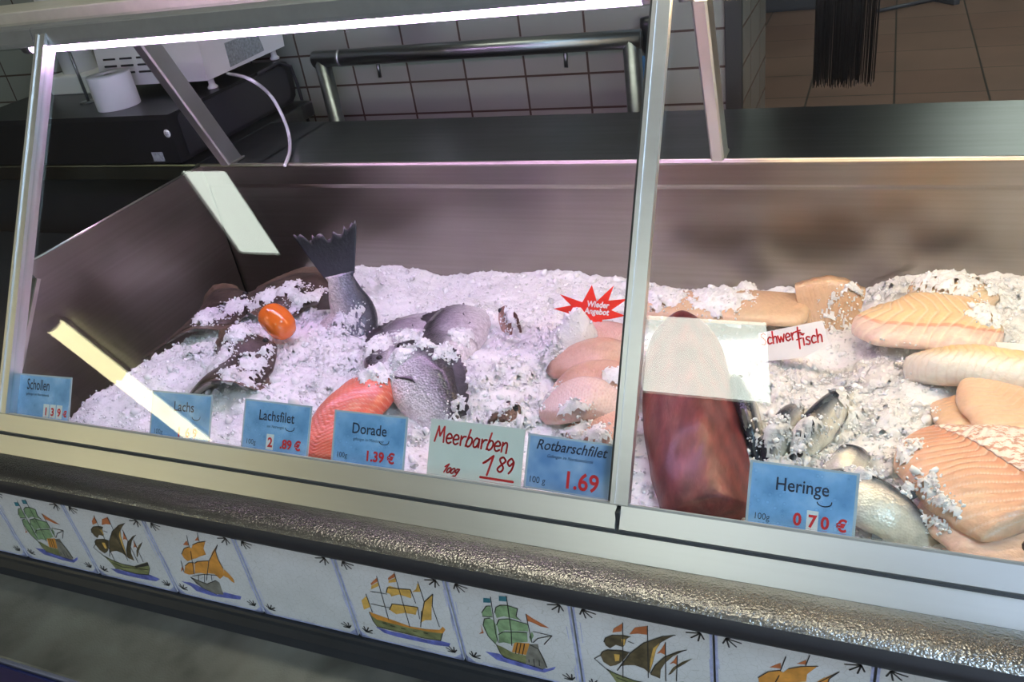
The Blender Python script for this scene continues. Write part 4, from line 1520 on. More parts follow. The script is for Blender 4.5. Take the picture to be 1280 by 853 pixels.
RF = 'redfish fillets in the middle of the ice'
reds = [
    ([(698, 430, -.030), (722, 420, -.012), (755, 418, -.006), (790, 427, -.012)], [.030, .060, .066, .060], .016, 'pale pink fillet rearmost of its stack, below the red star'),
    ([(686, 464, -.030), (712, 448, -.006), (750, 440, .004), (790, 450, -.004)], [.020, .058, .066, .060], .016, 'tan pink fillet with a dark pointed left tip, second of its stack'),
    ([(690, 490, -.030), (716, 474, -.006), (752, 468, .002), (790, 481, -.006)], [.024, .056, .064, .060], .016, 'pinkish brown fillet in the middle of its stack, above the pale dome'),
    ([(684, 515, -.034), (706, 500, -.004), (738, 496, .004), (778, 518, -.020)], [.040, .070, .070, .040], .024, 'pale domed fillet lit mauve, in front of the tan ones'),
    ([(705, 548, -.036), (735, 534, -.016), (765, 530, -.010), (786, 540, -.016)], [.030, .060, .064, .060], .016, 'orange pink fillet lowest in its stack, right behind the Rotbarschfilet card'),
]
rc = [((0.72, 0.50, 0.42), (0.78, 0.60, 0.52)), ((0.60, 0.38, 0.28), (0.70, 0.50, 0.40)), ((0.64, 0.40, 0.30), (0.72, 0.50, 0.40)), ((0.80, 0.64, 0.60), (0.86, 0.72, 0.68)), ((0.78, 0.44, 0.32), (0.82, 0.58, 0.48))]
for k, (pp, ww, th, lab) in enumerate(reds):
    f_ = fillet_mesh([on_z(a_, b_, z_) - Vector((0, 0, 0.007)) for a_, b_, z_ in pp], [w_ * 1.12 for w_ in ww], th * 0.8, red_col(*rc[k], k == 1), flake=(0.0024, 20, 0.8), blunt=(2.6, 5), top=3.2, seed=11 + k, tilt=0.16, lump=0.006)
    solo(f_, 'redfish_fillet', FLESH, lab, 'fish fillet', RF)

# ------------------------------------------------------------------ swordfish and the cod side on the right
def pale_col(a, b, c2, freq=2.2):
    def f(u, v, ph):
        c = mixc(a, b, 0.5 + 0.5 * v + 0.3 * noise.noise(Vector((u * 6, v * 2, 4))))
        c = tuple(x * y for x, y in zip(c, (0.92, 0.84, 0.76)))
        return mixc(mixc(c, c2, 0.55), c, min(1, abs(math.sin(ph * 0.5)) * freq))
    return f


BEIGE = pale_col((0.66, 0.46, 0.30), (0.76, 0.60, 0.44), (0.70, 0.45, 0.30))
sw = [on_z(790, 384, -.042), on_z(860, 384, -.036), on_z(930, 385, -.034), on_z(1012, 390, -.040)]
solo(fillet_mesh(sw, [.07, .09, .10, .09], .016, BEIGE, flake=(0.0008, 30, 0.3), blunt=(6, 6), seed=21, lump=.003), 'swordfish_fillet', FLESH, 'long flat beige swordfish piece at the back behind the tuna', 'fish fillet')
q0 = on_z(1000, 396, -.040)
q1 = on_z(1068, 396, -.040)
mid = (q0 + q1) / 2
up = Vector((0.02, 0.42, 0.90)).normalized()
sk = fillet_mesh([q0 - Vector((0, 0, 0.035)) + up * 0.018, (q0 + q1) / 2 - Vector((0, 0, 0.028)) + up * 0.018, q1 - Vector((0, 0, 0.04)) + up * 0.018], [.125, .135, .12], .012, BEIGE, flake=(0.0006, 18, 0.2), blunt=(9, 9), top=8, seed=23, lump=.002, side=-up)
so = thing('swordfish_steak', 'upright beige swordfish slab leaning on the back ice behind the red-lettered sign', 'fish fillet', base_of(sk))
sk.build('flesh', FLESH, so)

CODG = 'pale fillets piled at the right end'
cod = [
    ('cod_fillet', [(1136, 372, -.030), (1170, 362, -.016), (1205, 364, -.012), (1245, 380, -.03)], [.04, .07, .07, .04], .018, pale_col((0.78, 0.55, 0.36), (0.86, 0.70, 0.50), (0.90, 0.80, 0.68)), (0.0012, 16, .5), 0.0, (3, 3), 'small pale yellow fillet at the back right, half under ice'),
    ('cod_fillet', [(1078, 402, -.030), (1115, 402, -.010), (1165, 402, -.004), (1215, 408, -.008), (1250, 418, -.02)], [.06, .118, .128, .122, .09], .019, None, (0.0026, 15, .35), 0.10, (4.5, 3), 'broad yellowish fillet with ribbed top and pinkish belly flap, at the back right'),
    ('cod_fillet', [(1142, 468, -.030), (1180, 462, -.002), (1225, 462, .006), (1300, 474, .004)], [.045, .060, .064, .064], .026, None, (0.0016, 16, .2), 0.0, (5, 6), 'narrow rolled fillet with a white lower edge, under the broad ribbed one'),
    ('cod_fillet', [(1165, 512, -.034), (1205, 512, -.012), (1250, 530, -.008), (1305, 566, -.01)], [.03, .095, .115, .11], .013, pale_col((0.74, 0.50, 0.34), (0.82, 0.62, 0.44), (0.80, 0.55, 0.42)), (0.0010, 14, .4), 0.0, (1.5, 6), 'smooth peach fillet pointing left, above the silver-streaked one'),
    ('cod_fillet', [(1205, 480, -.004), (1240, 500, .006), (1275, 524, .008), (1310, 556, .008)], [.04, .085, .110, .11], .014, pale_col((0.80, 0.54, 0.38), (0.86, 0.66, 0.50), (0.84, 0.58, 0.46)), (0.0010, 14, .4), 0.0, (1.5, 6), 'smooth peach fillet slanting down to the right frame edge'),
    ('silver_fillet', [(1158, 556, -.036), (1190, 566, -.006), (1235, 590, .002), (1320, 640, .006)], [.06, .135, .165, .165], .022, None, (0.0022, 17, .6), 0.10, (3, 7), 'orange fillet with a mottled silver-white skin streak at lower right'),
    ('cod_fillet', [(1178, 628, -.048), (1205, 640, -.026), (1245, 668, -.020), (1300, 712, -.03)], [.05, .10, .11, .09], .018, pale_col((0.80, 0.50, 0.38), (0.85, 0.64, 0.54), (0.86, 0.62, 0.52)), (0.0008, 13, .6), 0.0, (3, 6), 'pinkish fillet lowest on the right, against the bottom rail'),
]


def ribbed(u, v, ph):
    if v > 0.52:
        c = mixc((0.76, 0.56, 0.46), (0.78, 0.62, 0.54), noise.noise(Vector((u * 7, v * 3, 0))) + .5)
    else:
        c = mixc((0.84, 0.62, 0.36), (0.80, 0.55, 0.32), 0.5 - v)
    if 0.46 < v < 0.55:
        c = mixc(c, (0.72, 0.28, 0.20), 0.7)
    return mixc(mixc(c, (0.90, 0.80, 0.64), .7), c, min(1, abs(math.sin(ph * .5)) * 2))


def rolled(u, v, ph):
    c = mixc((0.80, 0.60, 0.32), (0.84, 0.80, 0.72), (v + 0.2) * 1.6)
    return mixc(mixc(c, (0.70, 0.55, 0.42), .35), c, min(1, abs(math.sin(ph * .5)) * 2.4))


def silver(u, v, ph):
    c = mixc((0.66, 0.30, 0.18), (0.80, 0.50, 0.32), (v + 0.1) * 1.1)
    s = abs(math.sin(ph * 0.5))
    return mixc((0.86, 0.66, 0.52), c, min(1, s * 2.6))


for k, (nm, pp, ww, th, cf, fl, ti, bl, lab) in enumerate(cod):
    cf = cf or (ribbed, rolled, silver)[(1, 2, 5).index(k)]
    f_ = fillet_mesh([on_z(*p) for p in pp], ww, th, cf, flake=fl, blunt=bl, seed=31 + k, tilt=ti, nv=64, lump=.005)
    if nm == 'silver_fillet':
        r_ = thing('silver_fillet', lab, 'fish fillet', base_of(f_), CODG)
        f_.build('flesh', FLESH, r_)
        sm = MB()
        nu_, row = 170, 64 + 7
        P = []
        for i in range(10, nu_ + 1):
            r0 = []
            for j in range(4, 30):
                p = f_.v[i * row + j]
                wob = 0.5 * noise.noise(Vector((i * 0.25, j * .3, 3)))
                r0.append(p + Vector((0, -0.0003, 0.0010)))
            P.append(r0)
        sm.grid(P)
        o_ = sm.build('skin_streak', MEMBRANE, r_, normals=False)
        o_['label'] = 'mottled silver-white skin streak'
        md = o_.modifiers.new('thickness', 'SOLIDIFY')
        md.thickness = 0.0008
    else:
        solo(f_, nm, FLESH, lab, 'fish fillet', CODG)

# ------------------------------------------------------------------ tomato
ax = Vector((0.80, -0.35, -0.42)).normalized()
tc = on_z(346, 401, 0.010)
tprof = [(0.0006, -0.033), (0.010, -0.0322), (0.0185, -0.0275), (0.0235, -0.018), (0.0255, -0.005), (0.0250, 0.008), (0.0225, 0.020), (0.0165, 0.0285), (0.008, 0.0325), (0.0006, 0.0328)]
tpS = []
for i in range(len(tprof) - 1):
    for k in range(3):
        tpS.append((lerp(tprof[i][0], tprof[i + 1][0], k / 3), lerp(tprof[i][1], tprof[i + 1][1], k / 3)))
tpS.append(tprof[-1])
tm = thing('orange_tomato', 'glossy orange oval tomato on the ice at the left', 'tomato', tuple(tc - Vector((0, 0, 0.027))))
ti = MB().lathe(tpS, tc, ax, 36)
for v in ti.v:                                       # bent a little, fuller below
    s = (v - tc).dot(ax)
    v += Vector((0, 0, -3.2 * s * s)) + Vector((0, 0, 0.0012 * noise.noise(v * 40)))
ti.build('flesh', TOMATO, tm)
MB().lathe([(0.0045, 0), (0.004, 0.0016), (0.001, 0.002)], tc - ax * 0.0332 + Vector((0, 0, -0.0035)), -ax, 12).build('stalk_scar', STALK, tm)

# ------------------------------------------------------------------ whole fish
def salmon_skin(u, t, a):
    back, flank, belly = (0.035, 0.042, 0.055), (0.26, 0.26, 0.33), (0.70, 0.64, 0.62)
    return mixc(back, flank, t * 2.4) if t < .42 else mixc(flank, belly, (t - .42) * 2.6)


b0 = on_z(441, 398, -0.03)
up_ = Vector((0.0, 0.02, 1))
sal = Fish('salmon', 'salmon buried in ice with its dark ragged tail standing up at the back left', 'whole fish on the ice',
           [(-0.60, 0.06, -0.12), (-0.60, 0.22, -0.11), (-0.585, 0.335, -0.075), b0 + Vector((0, 0, .0)), b0 + Vector((-0.006, 0.006, 0.045)), b0 + Vector((-0.012, 0.012, 0.078))],
           (1.0, 0.35, 0.05), [(0, .004, .004, .004), (.05, .03, .03, .02), (.25, .055, .06, .034), (.5, .05, .055, .03), (.7, .036, .036, .020), (.86, .026, .026, .0125), (.95, .0225, .0225, .008), (1, .026, .026, .005)], salmon_skin, SKIN)
sal.tail(0.084, 0.058, (0.045, 0.045, 0.060), (0.006, 0.006, 0.008), fork=0.12, rag=0.016, seed=4, th=0.0016)
c_, ex_, ey_, ez_ = sal.frame(0.80)
sal.fin('anal_fin', [sal.at(0.70 + 0.03 * i, 0, -0.028) for i in range(5)], [sal.at(0.74 + 0.028 * i, 0.002, -0.060 + 0.006 * i) for i in range(5)], (0.10, 0.075, 0.06), (0.05, 0.035, 0.028), rag=0.003, seed=8)
sal.ridge('dorsal_fin', 0.42, 0.52, 0.03, (0.05, 0.05, 0.06), (0.03, 0.03, 0.035))
sal.eyes(0.05, 0.008, 0.005)


def dorade_skin(u, t, a):
    back, flank, belly = (0.040, 0.038, 0.044), (0.40, 0.37, 0.43), (0.82, 0.77, 0.81)
    c = mixc(back, flank, (t - .17) * 6) if t < .34 else mixc(flank, belly, (t - .34) * 3.2)
    if u < 0.20 and t < 0.55:
        c = mixc(c, (0.030, 0.027, 0.030), 0.75 * (1 - max(0, t - .35) * 5))
    if 0.20 < u < 0.225:
        c = mixc(c, (0.10, 0.08, 0.10), 0.6)
    st = 0.5 + 0.5 * math.sin(t * 70)
    return mixc(c, tuple(x * 1.3 for x in c), st * 0.5)


DPROF = [(0, .004, .004, .003), (.03, .018, .014, .010), (.10, .036, .026, .018), (.20, .050, .040, .025), (.34, .057, .047, .029), (.50, .053, .045, .027), (.66, .040, .034, .019), (.82, .021, .018, .010), (.92, .014, .013, .006), (1, .015, .014, .004)]
DK0, DK1 = (0.12, 0.11, 0.125), (0.035, 0.030, 0.036)


def dorade(label, head, tail, dorsal, seed, scale=1.0):
    mid_ = (head + tail) / 2 + Vector((0, 0, 0.012))
    f_ = Fish('dorade', label, 'sea breams on the ice', [head, mid_, tail], dorsal, [(a, b * scale, c * scale, d * scale) for a, b, c, d in DPROF], dorade_skin, SKIN)
    f_.tail(0.07 * scale, 0.045 * scale, DK0, DK1, 0.4, 0.004, seed)
    f_.ridge('dorsal_fin', 0.26, 0.78, 0.020, DK0, DK1, 1, 0.03, 12, 0.008, seed + 1)
    f_.ridge('anal_fin', 0.58, 0.78, 0.016, DK0, DK1, 2, 0.03, 7, 0.003, seed + 2)
    f_.side_fin('pectoral_fin', 0.27, -0.004, 0.060 * scale, 0.024, DK0, DK1, 1, 0.002, seed + 3)
    f_.side_fin('pectoral_fin', 0.27, -0.004, 0.060 * scale, 0.024, DK0, DK1, -1, 0.002, seed + 4)
    f_.eyes(0.11, 0.012 * scale, 0.0055)
    return f_


dorade('grey sea bream farthest left of three, its dark back curving above the ice', on_z(472, 476, -.020), on_z(556, 352, -.044) - Vector((0, 0, 0.060)), (-0.96, 0.25, 0.10), 41)
dorade('silver sea bream with a purple sheen, right of the grey one at the back', on_z(552, 460, -.020), on_z(600, 340, -.036) - Vector((0, 0, 0.060)), (-0.96, 0.25, 0.12), 51)
dorade('purple-lit sea bream in front, dark side fin on its flank, behind the Dorade card', on_z(492, 436, .012), on_z(580, 572, -.050), (0.86, 0.28, 0.30), 61, 0.96)


# red mullets, almost hidden
def mullet_skin(u, t, a):
    return mixc((0.22, 0.11, 0.075), (0.62, 0.36, 0.28), t * 1.6)


MPROF = [(0, .003, .003, .003), (.04, .012, .008, .008), (.14, .020, .016, .012), (.35, .024, .021, .014), (.6, .018, .016, .010), (.85, .008, .008, .005), (1, .009, .009, .003)]
for k, (lab, hd, tl_) in enumerate((
        ('small brown red mullet head poking from the ice, left of the red star', on_z(628, 386, -.022), on_z(660, 470, -.085)),
        ('small reddish mullet head poking from the ice behind the Meerbarben card', on_z(648, 504, -.012), on_z(630, 575, -.085)),
)):
    f_ = Fish('red_mullet', lab, 'red mullets under the ice', [hd, (hd + tl_) / 2 + Vector((0, 0, .010)), tl_], (0.1, 0.3, 1.0), MPROF, mullet_skin, SKIN, n=36, ring=18)
    f_.tail(0.035, 0.022, (0.3, 0.15, 0.1), (0.2, 0.1, 0.07), .4, .003, 71 + k)
    f_.ridge('dorsal_fin', .3, .55, .012, (0.25, 0.12, 0.09), (0.14, 0.07, 0.05), seed=73 + k)
    f_.eyes(0.10, 0.008, 0.0042)


# herrings
def herring_skin(u, t, a):
    back, mid2, belly = (0.022, 0.030, 0.045), (0.20, 0.23, 0.27), (0.80, 0.78, 0.66)
    return mixc(back, mid2, (t - .17) * 8) if t < .30 else mixc(mid2, belly, (t - .30) * 4.5)


HPROF = [(0, .003, .003, .003), (.04, .008, .009, .006), (.14, .016, .019, .010), (.35, .020, .026, .013), (.60, .017, .022, .010), (.82, .009, .011, .006), (.95, .006, .006, .003), (1, .007, .007, .0025)]


def herring(label, head, mid2, tail, dorsal, seed, scale=1.0):
    f_ = Fish('herring', label, 'herrings near the Heringe card', [head, mid2, tail], dorsal, [(a, b * scale, c * scale, d * scale) for a, b, c, d in HPROF], herring_skin, HERRING, n=48, ring=20)
    f_.tail(0.034, 0.024, (0.12, 0.12, 0.13), (0.05, 0.05, 0.055), 0.6, 0.002, seed)
    if scale > 1.2 or seed == 81:
        f_.ridge('dorsal_fin', .48, .60, .014, (0.10, 0.11, 0.12), (0.06, 0.06, 0.065), seed=seed + 1)
    f_.ridge('belly_fin', .52, .58, .014, (0.16, 0.15, 0.13), (0.05, 0.045, 0.04), 2, seed=seed + 2)
    f_.eyes(0.07, 0.002, 0.0045)


herring('dark-backed herring pressed along the right side of the tuna', on_z(918, 470, -.022), on_z(938, 525, -.014), on_z(955, 585, -.030) - Vector((0, 0, .03)), (-0.45, 0.1, 0.9), 81)
herring('blue grey herring half under ice, second from the tuna', on_z(955, 585, -.040), on_z(984, 530, -.016), on_z(1010, 480, -.042) - Vector((0, 0, .03)), (-0.5, 0.1, 0.85), 84)
herring('olive-sided herring slanting up through the ice, right of the second one', on_z(990, 578, -.032), on_z(1034, 516, -.011), on_z(1082, 456, -.034) - Vector((0, 0, .03)), (-0.55, 0.2, 0.8), 87)
herring('herring with a pale yellow belly showing through the ice above the Heringe card', on_z(1030, 590, -.040), on_z(1064, 576, -.020), on_z(1104, 566, -.05) - Vector((0, 0, .03)), (0.3, 0.75, 0.15), 90, 1.0)
herring('large silver herring in front, right of the Heringe card', on_z(1018, 600, -.012) + Vector((0, 0.014, -0.008)), on_z(1106, 640, -.004) + Vector((0, 0.010, -0.004)), on_z(1184, 694, -.026) + Vector((0.012, 0.024, -0.035)), (0.45, 0.72, 0.22), 93, 1.38)
# the dark tail at the right frame edge
hq = on_z(1300, 668, -.012)
f_ = Fish('herring', 'dark striped fish end cut off by the right frame edge', None, [on_z(1345, 690, -.01), on_z(1300, 694, -.012), on_z(1262, 706, -.03)], (0, 0.5, 0.85), [(0, .006, .006, .004), (.3, .02, .02, .012), (.7, .014, .014, .008), (1, .006, .006, .003)], lambda u, t, a: mixc((0.05, 0.03, 0.025), (0.25, 0.15, 0.12), t), HERRING, n=30, ring=16)


# plaice
def plaice_skin(u, t, a):
    n_ = noise.noise(Vector((u * 9, math.cos(a) * 2.2, 3)))
    up_side = math.sin(a) > 0
    c = mixc((0.040, 0.026, 0.022), (0.10, 0.066, 0.050), 0.5 + n_)
    return c if up_side else (0.6, 0.56, 0.5)


PPROF = [(0, .006, .006, .004), (.05, .026, .024, .008), (.15, .055, .05, .012), (.35, .082, .078, .015), (.55, .080, .078, .014), (.75, .052, .050, .010), (.9, .020, .020, .006), (1, .016, .016, .004)]


def plaice(label, head, tail, dorsal, seed, scale=1.0):
    mid2 = (head + tail) / 2 + Vector((0, 0, 0.012))
    f_ = Fish('plaice', label, 'plaice at the left end of the ice', [head, mid2, tail], dorsal, [(a, b * scale, c * scale, d * scale) for a, b, c, d in PPROF], plaice_skin, FLATSKIN)
    f_.tail(0.06 * scale, 0.036 * scale, (0.09, 0.06, 0.045), (0.05, 0.03, 0.024), -0.15, 0.003, seed)
    f_.ridge('dorsal_fin', 0.10, 0.88, 0.026, (0.09, 0.06, 0.045), (0.16, 0.10, 0.065), 1, 0.02, 16, 0.004, seed + 1)
    f_.ridge('anal_fin', 0.22, 0.88, 0.026, (0.09, 0.06, 0.045), (0.16, 0.10, 0.065), 2, 0.02, 14, 0.004, seed + 2)
    f_.side_fin('pectoral_fin', 0.24, -0.005, 0.035, 0.016, (0.12, 0.08, 0.06), (0.06, 0.04, 0.03), 1, 0.010, seed + 3)
    for du, zz in ((0.07, 0.012), (0.10, -0.004)):
        MB().ball(f_.at(du, f_.h(du, 3) * 0.85, zz), 0.0055, n=9).build('eye', EYE, f_.root)
    return f_


plaice('dark brown plaice in front, left below the orange tomato', on_z(345, 432, -.004), on_z(228, 505, -.036), (0.25, 0.95, 0.12), 101, 0.92)
plaice('brown plaice farther left at the back, mostly snowed under ice', on_z(318, 372, -.030), on_z(208, 428, -.060), (0.20, 0.90, 0.10), 111, 0.80)
plaice('dark plaice at the back, its edge showing behind the orange tomato', on_z(425, 372, -.035), on_z(300, 372, -.036), (0.05, 0.92, 0.10), 121, 0.72)


V0, F0 = ice_surface()
# ------------------------------------------------------------------ heaps of ice over the fish
for a in (
    (300, 470, -.012, .030, 60), (270, 455, -.022, .035, 110), (250, 440, -.026, .040, 120), (318, 455, -.006, .022, 40), (335, 440, .004, .014, 16),
    (228, 402, -.040, .030, 60), (260, 395, -.036, .030, 70), (300, 385, -.024, .030, 90), (300, 415, -.008, .030, 100), (330, 372, -.022, .030, 50), (365, 362, -.02, .030, 60),
    (390, 385, -.012, .045, 160), (370, 440, -.006, .040, 140), (240, 485, -.022, .018, 14), (295, 490, -.02, .02, 20),
    (512, 420, -.004, .022, 80), (500, 445, 0, .022, 60), (530, 430, -.002, .016, 40), (470, 430, -.022, .030, 110), (560, 440, -.012, .025, 80), (590, 380, -.018, .028, 90), (578, 420, -.012, .022, 60),
    (455, 355, -.044, .04, 120), (470, 465, -.004, .03, 70), (600, 470, -.012, .045, 180), (585, 530, -.024, .030, 100), (520, 545, -.03, .02, 40),
    (640, 400, -.014, .028, 70), (660, 420, -.010, .04, 120), (640, 470, -.012, .04, 130), (660, 525, -.016, .024, 60), (622, 530, -.016, .024, 60),
    (690, 445, -.016, .022, 50), (680, 500, -.012, .026, 60), (718, 535, -.004, .026, 60), (745, 548, -.004, .022, 50), (772, 470, .012, .02, 30),
    (960, 480, -.014, .045, 160), (1000, 470, -.012, .04, 150), (965, 540, -.016, .026, 80), (990, 560, -.014, .032, 120), (1003, 512, -.014, .014, 40), (1052, 474, -.016, .014, 40), (1060, 520, -.014, .035, 120), (1020, 560, -.012, .030, 90), (1050, 545, -.012, .02, 30), (1075, 590, -.010, .020, 40),
    (1090, 470, -.010, .045, 160), (1120, 520, -.014, .04, 150), (1120, 570, -.014, .026, 80), (1150, 612, -.022, .020, 60), (1176, 650, -.030, .016, 50), (1110, 450, .004, .016, 14), (1130, 447, .006, .014, 12), (1066, 382, -.022, .022, 60), (1040, 392, -.020, .020, 40),
    (900, 372, -.052, .05, 120), (830, 370, -.055, .04, 90), (1105, 365, -.03, .04, 90), (1180, 352, -.018, .05, 140), (1250, 372, -.014, .05, 160), (1240, 395, -.004, .03, 70),
    (410, 480, -.004, .035, 90), (430, 450, -.004, .045, 130), (445, 400, -.022, .022, 50), (425, 410, -.018, .02, 40),
):
    heap(*a)
pour()
V1, F1 = chunks(pts, szs)
half = (np.arange(len(F1)) // len(ICO_F)) % 7 == 0
parts_ = [(V0, F0, 0, True), (V1, F1[~half], 0, False)]
ice = ice_object('crushed_ice', parts_[:1] + [(V1, F1[~half], 2, True)] + [(a, b, 0, True) for a, b in DRIFTS])
# a seventh of the lumps is clear ice
keep = F1[half]
me = ice.data
nv0 = len(V0)
bm = bmesh.new()
bm.from_mesh(me)
bm.verts.ensure_lookup_table()
for tri in keep:
    f = bm.faces.new([bm.verts[nv0 + int(i)] for i in tri])
    f.material_index = 1
    f.smooth = False
bm.to_mesh(me)
bm.free()
ice['kind'] = 'stuff'
ice['label'] = 'bed of crushed ice filling the counter well'
ice['category'] = 'ice'

# ------------------------------------------------------------------ price cards standing behind the glass
GLY = {
    'M': ([[(.02, 0), (.16, .98), (.36, .38), (.60, 1.0), (.72, .02)]], .86),
    'S': ([[(.45, .85), (.25, 1), (.05, .78), (.40, .38), (.30, .05), (.02, .12)]], .56),
    'e': ([[(.04, .28), (.42, .36), (.36, .56), (.18, .60), (.03, .36), (.10, .08), (.26, .0), (.44, .10)]], .54),
    'r': ([[(.06, .58), (.10, .0)], [(.10, .34), (.24, .55), (.42, .58)]], .46),
    'b': ([[(.22, 1.05), (.04, .0)], [(.06, .30), (.26, .58), (.46, .46), (.42, .14), (.22, -.02), (.06, .10)]], .56),
    'a': ([[(.42, .50), (.22, .60), (.04, .34), (.10, .04), (.28, .06), (.42, .36), (.44, .55), (.46, .04)]], .58),
    'n': ([[(.06, .58), (.06, .0)], [(.06, .34), (.24, .58), (.40, .50), (.42, -.04)]], .56),
    '1': ([[(-.02, .62), (.30, 1.0), (.22, .0)]], .44),
    '8': ([[(.40, .86), (.22, 1.0), (.06, .80), (.38, .30), (.24, .0), (.04, .20), (.40, .72), (.40, .86)]], .52),
    '9': ([[(.42, .80), (.22, 1.0), (.05, .72), (.22, .50), (.42, .78), (.40, .30), (.26, .0)]], .52),
    '0': ([[(.22, .62), (.05, .40), (.10, .06), (.30, .0), (.42, .26), (.36, .54), (.22, .62)]], .50),
    'g': ([[(.40, .52), (.20, .60), (.06, .34), (.20, .12), (.40, .40), (.42, .56), (.36, -.20), (.10, -.26)]], .52),
    'c': ([[(.40, .50), (.22, .58), (.04, .32), (.14, .04), (.40, .08)]], .48),
    's': ([[(.38, .52), (.18, .58), (.08, .42), (.34, .22), (.26, .0), (.02, .06)]], .46),
    'h': ([[(.08, 1.0), (.06, .0)], [(.06, .32), (.24, .56), (.40, .46), (.40, .0)]], .54),
    'w': ([[(.0, .56), (.14, .0), (.28, .44), (.44, .0), (.60, .60)]], .68),
    't': ([[(.22, .95), (.18, .04), (.34, .0)], [(.0, .60), (.42, .66)]], .46),
    'f': ([[(.42, .95), (.26, 1.0), (.18, .70), (.14, -.20)], [(-.02, .50), (.40, .56)]], .44),
    'i': ([[(.10, .54), (.10, .0)], [(.11, .76), (.12, .80)]], .26),
    '-': ([[(.0, .30), (.26, .32)]], .36),
}


def hand(s, h, w=0.0016, slant=0.12, squeeze=1.0):
    out, x = [], 0.0
    for ch in s:
        gl, adv = GLY[ch]
        for pl_ in gl:
            sm = spline([(a, b, 0) for a, b in pl_], max(4, 5 * (len(pl_) - 1))) if len(pl_) > 2 and ch not in 'Mw1' else [Vector((a, b, 0)) for a, b in pl_]
            out.append([((x + p.x + slant * p.y) * h * squeeze, p.y * h) for p in sm])
        x += adv
    return strokes(out, w, 7), x * h * squeeze


def card(label, corners, face, draw, name='price_card', depth=0.014, laminate=True):
    """corners: top-left, top-right, bottom-left, bottom-right in the photograph; the card stands in the slope behind the glass"""
    tl_, tr_, bl_, br_ = (on_glass(*c, -depth) for c in corners)
    xa = ((tr_ - tl_) + (br_ - bl_)).normalized()
    w_ = ((tr_ - tl_).length + (br_ - bl_).length) / 2
    h_ = ((tl_ - bl_).length + (tr_ - br_).length) / 2
    ya = GN.cross(xa).normalized()
    c = (tl_ + tr_ + bl_ + br_) / 4
    o = c - xa * w_ / 2 - ya * h_ / 2
    pl_ = Plane(o, xa, ya)
    t = thing(name, label, 'price card', tuple(c - ya * h_ / 2), 'price cards along the front glass')
    m_ = 0.0028 if laminate else 0.0
    b = MB()
    b.prism([pl_.p(0, 0, -0.0009), pl_.p(w_, 0, -0.0009), pl_.p(w_, h_, -0.0009), pl_.p(0, h_, -0.0009)], pl_.n * 0.0009)
    b.build('laminated_sheet', LAMINATE if laminate else face, t)
    if laminate:
        f_ = MB().prism([pl_.p(m_, m_ * .8, 0), pl_.p(w_ - m_, m_ * .8, 0), pl_.p(w_ - m_, h_ - m_ * .8, 0), pl_.p(m_, h_ - m_ * .8, 0)], pl_.n * 0.0004)
        f_.build('printed_face', face, t)
    draw(pl_, w_, h_, t)
    return t


def words(pl_, t, name, s, size, x, y, mat, xs=1.0, shear=0.0, bold=0.0, h=0.0007):
    mb = MB()
    pl_.flat(mb, text_mesh(s, size, xs, shear, bold), h, (x, y))
    mb.build(name, mat, t, normals=False)


def swoosh(pl_, t, x, y, s):
    arc = [(x + s * math.cos(a), y + 0.55 * s * math.sin(a)) for a in [math.radians(v) for v in range(180, 361, 20)]]
    arc += [(x + s * 1.02, y + .2 * s)]
    mb = MB()
    pl_.flat(mb, strokes([arc], 0.0011, 6), 0.0007)
    mb.build('drop_mark', NAVY, t, normals=False)


def patch(pl_, t, x, y, w_, h_):
    mb = MB()
    pl_.poly(mb, [(x - w_ / 2, y), (x + w_ / 2, y), (x + w_ / 2, y + h_), (x - w_ / 2, y + h_)], 0.0006)
    mb.build('price_patch', WHITE_PRINT, t, normals=False)


def printed(nm, origin, price, weight, nx=0.5, ny=0.62, nsz=0.019, xs=0.86, patches=(), shear=0.0, psz=0.0165, px_=0.72, drop=True, bold=0.00018, wsz=0.0095):
    def d(pl_, w_, h_, t):
        words(pl_, t, 'product_name', nm, nsz, w_ * nx, h_ * ny, NAVY, xs, shear, bold)
        if origin:
            words(pl_, t, 'origin_line', origin, 0.0052, w_ * nx, h_ * (ny - 0.13), NAVY, 0.9, shear)
        for q, ww in patches:
            patch(pl_, t, w_ * q, h_ * 0.06, w_ * ww, h_ * 0.30)
        for s, q, sz in price:
            words(pl_, t, 'price', s, sz, w_ * q, h_ * 0.115, RED_PRINT, 0.92, 0, 0.00055, 0.0009)
        if weight:
            words(pl_, t, 'weight', weight, wsz, w_ * 0.15, h_ * 0.12, NAVY, 0.9)
        if drop:
            swoosh(pl_, t, w_ * (nx + 0.21), h_ * (ny - 0.10), 0.0068)
    return d


card('blue price card reading Schollen, leftmost by the left glass post', ((22, 467), (89, 472), (20, 521), (87, 529)), CARD_BLUE,
     printed('Schollen', 'gefangen im Nordatlantik', [('1', .58, .016), ('3', .70, .016), ('9', .82, .016), ('\u20ac', .93, .012)], '', nx=0.40, ny=0.66, xs=0.62, nsz=0.023, patches=((.58, .105), (.70, .105), (.82, .105)), drop=False))
card('blue price card reading Lachs, crossed by the yellow tube reflection', ((190, 489), (266, 493), (187, 547), (262, 558)), CARD_BLUE,
     printed('Lachs', '', [('1', .50, .017), ('6', .64, .017), ('9', .76, .017)], '100g', nx=0.55, ny=0.62, patches=((.60, .16),)))
card('blue price card reading Lachsfilet', ((305, 498), (389, 508), (302, 561), (386, 573)), CARD_BLUE,
     printed('Lachsfilet', 'aus Norwegen', [('2', .44, .017), ('.89 \u20ac', .74, .0165)], '100g', nx=0.50, ny=0.62, patches=((.435, .11),), xs=0.80))
card('blue price card reading Dorade', ((417, 512), (509, 522), (415, 578), (506, 590)), CARD_BLUE,
     printed('Dorade', 'gefangen im Mittelmeer', [('1.39 \u20ac', .67, .0175)], '100g', nx=0.50, ny=0.60))


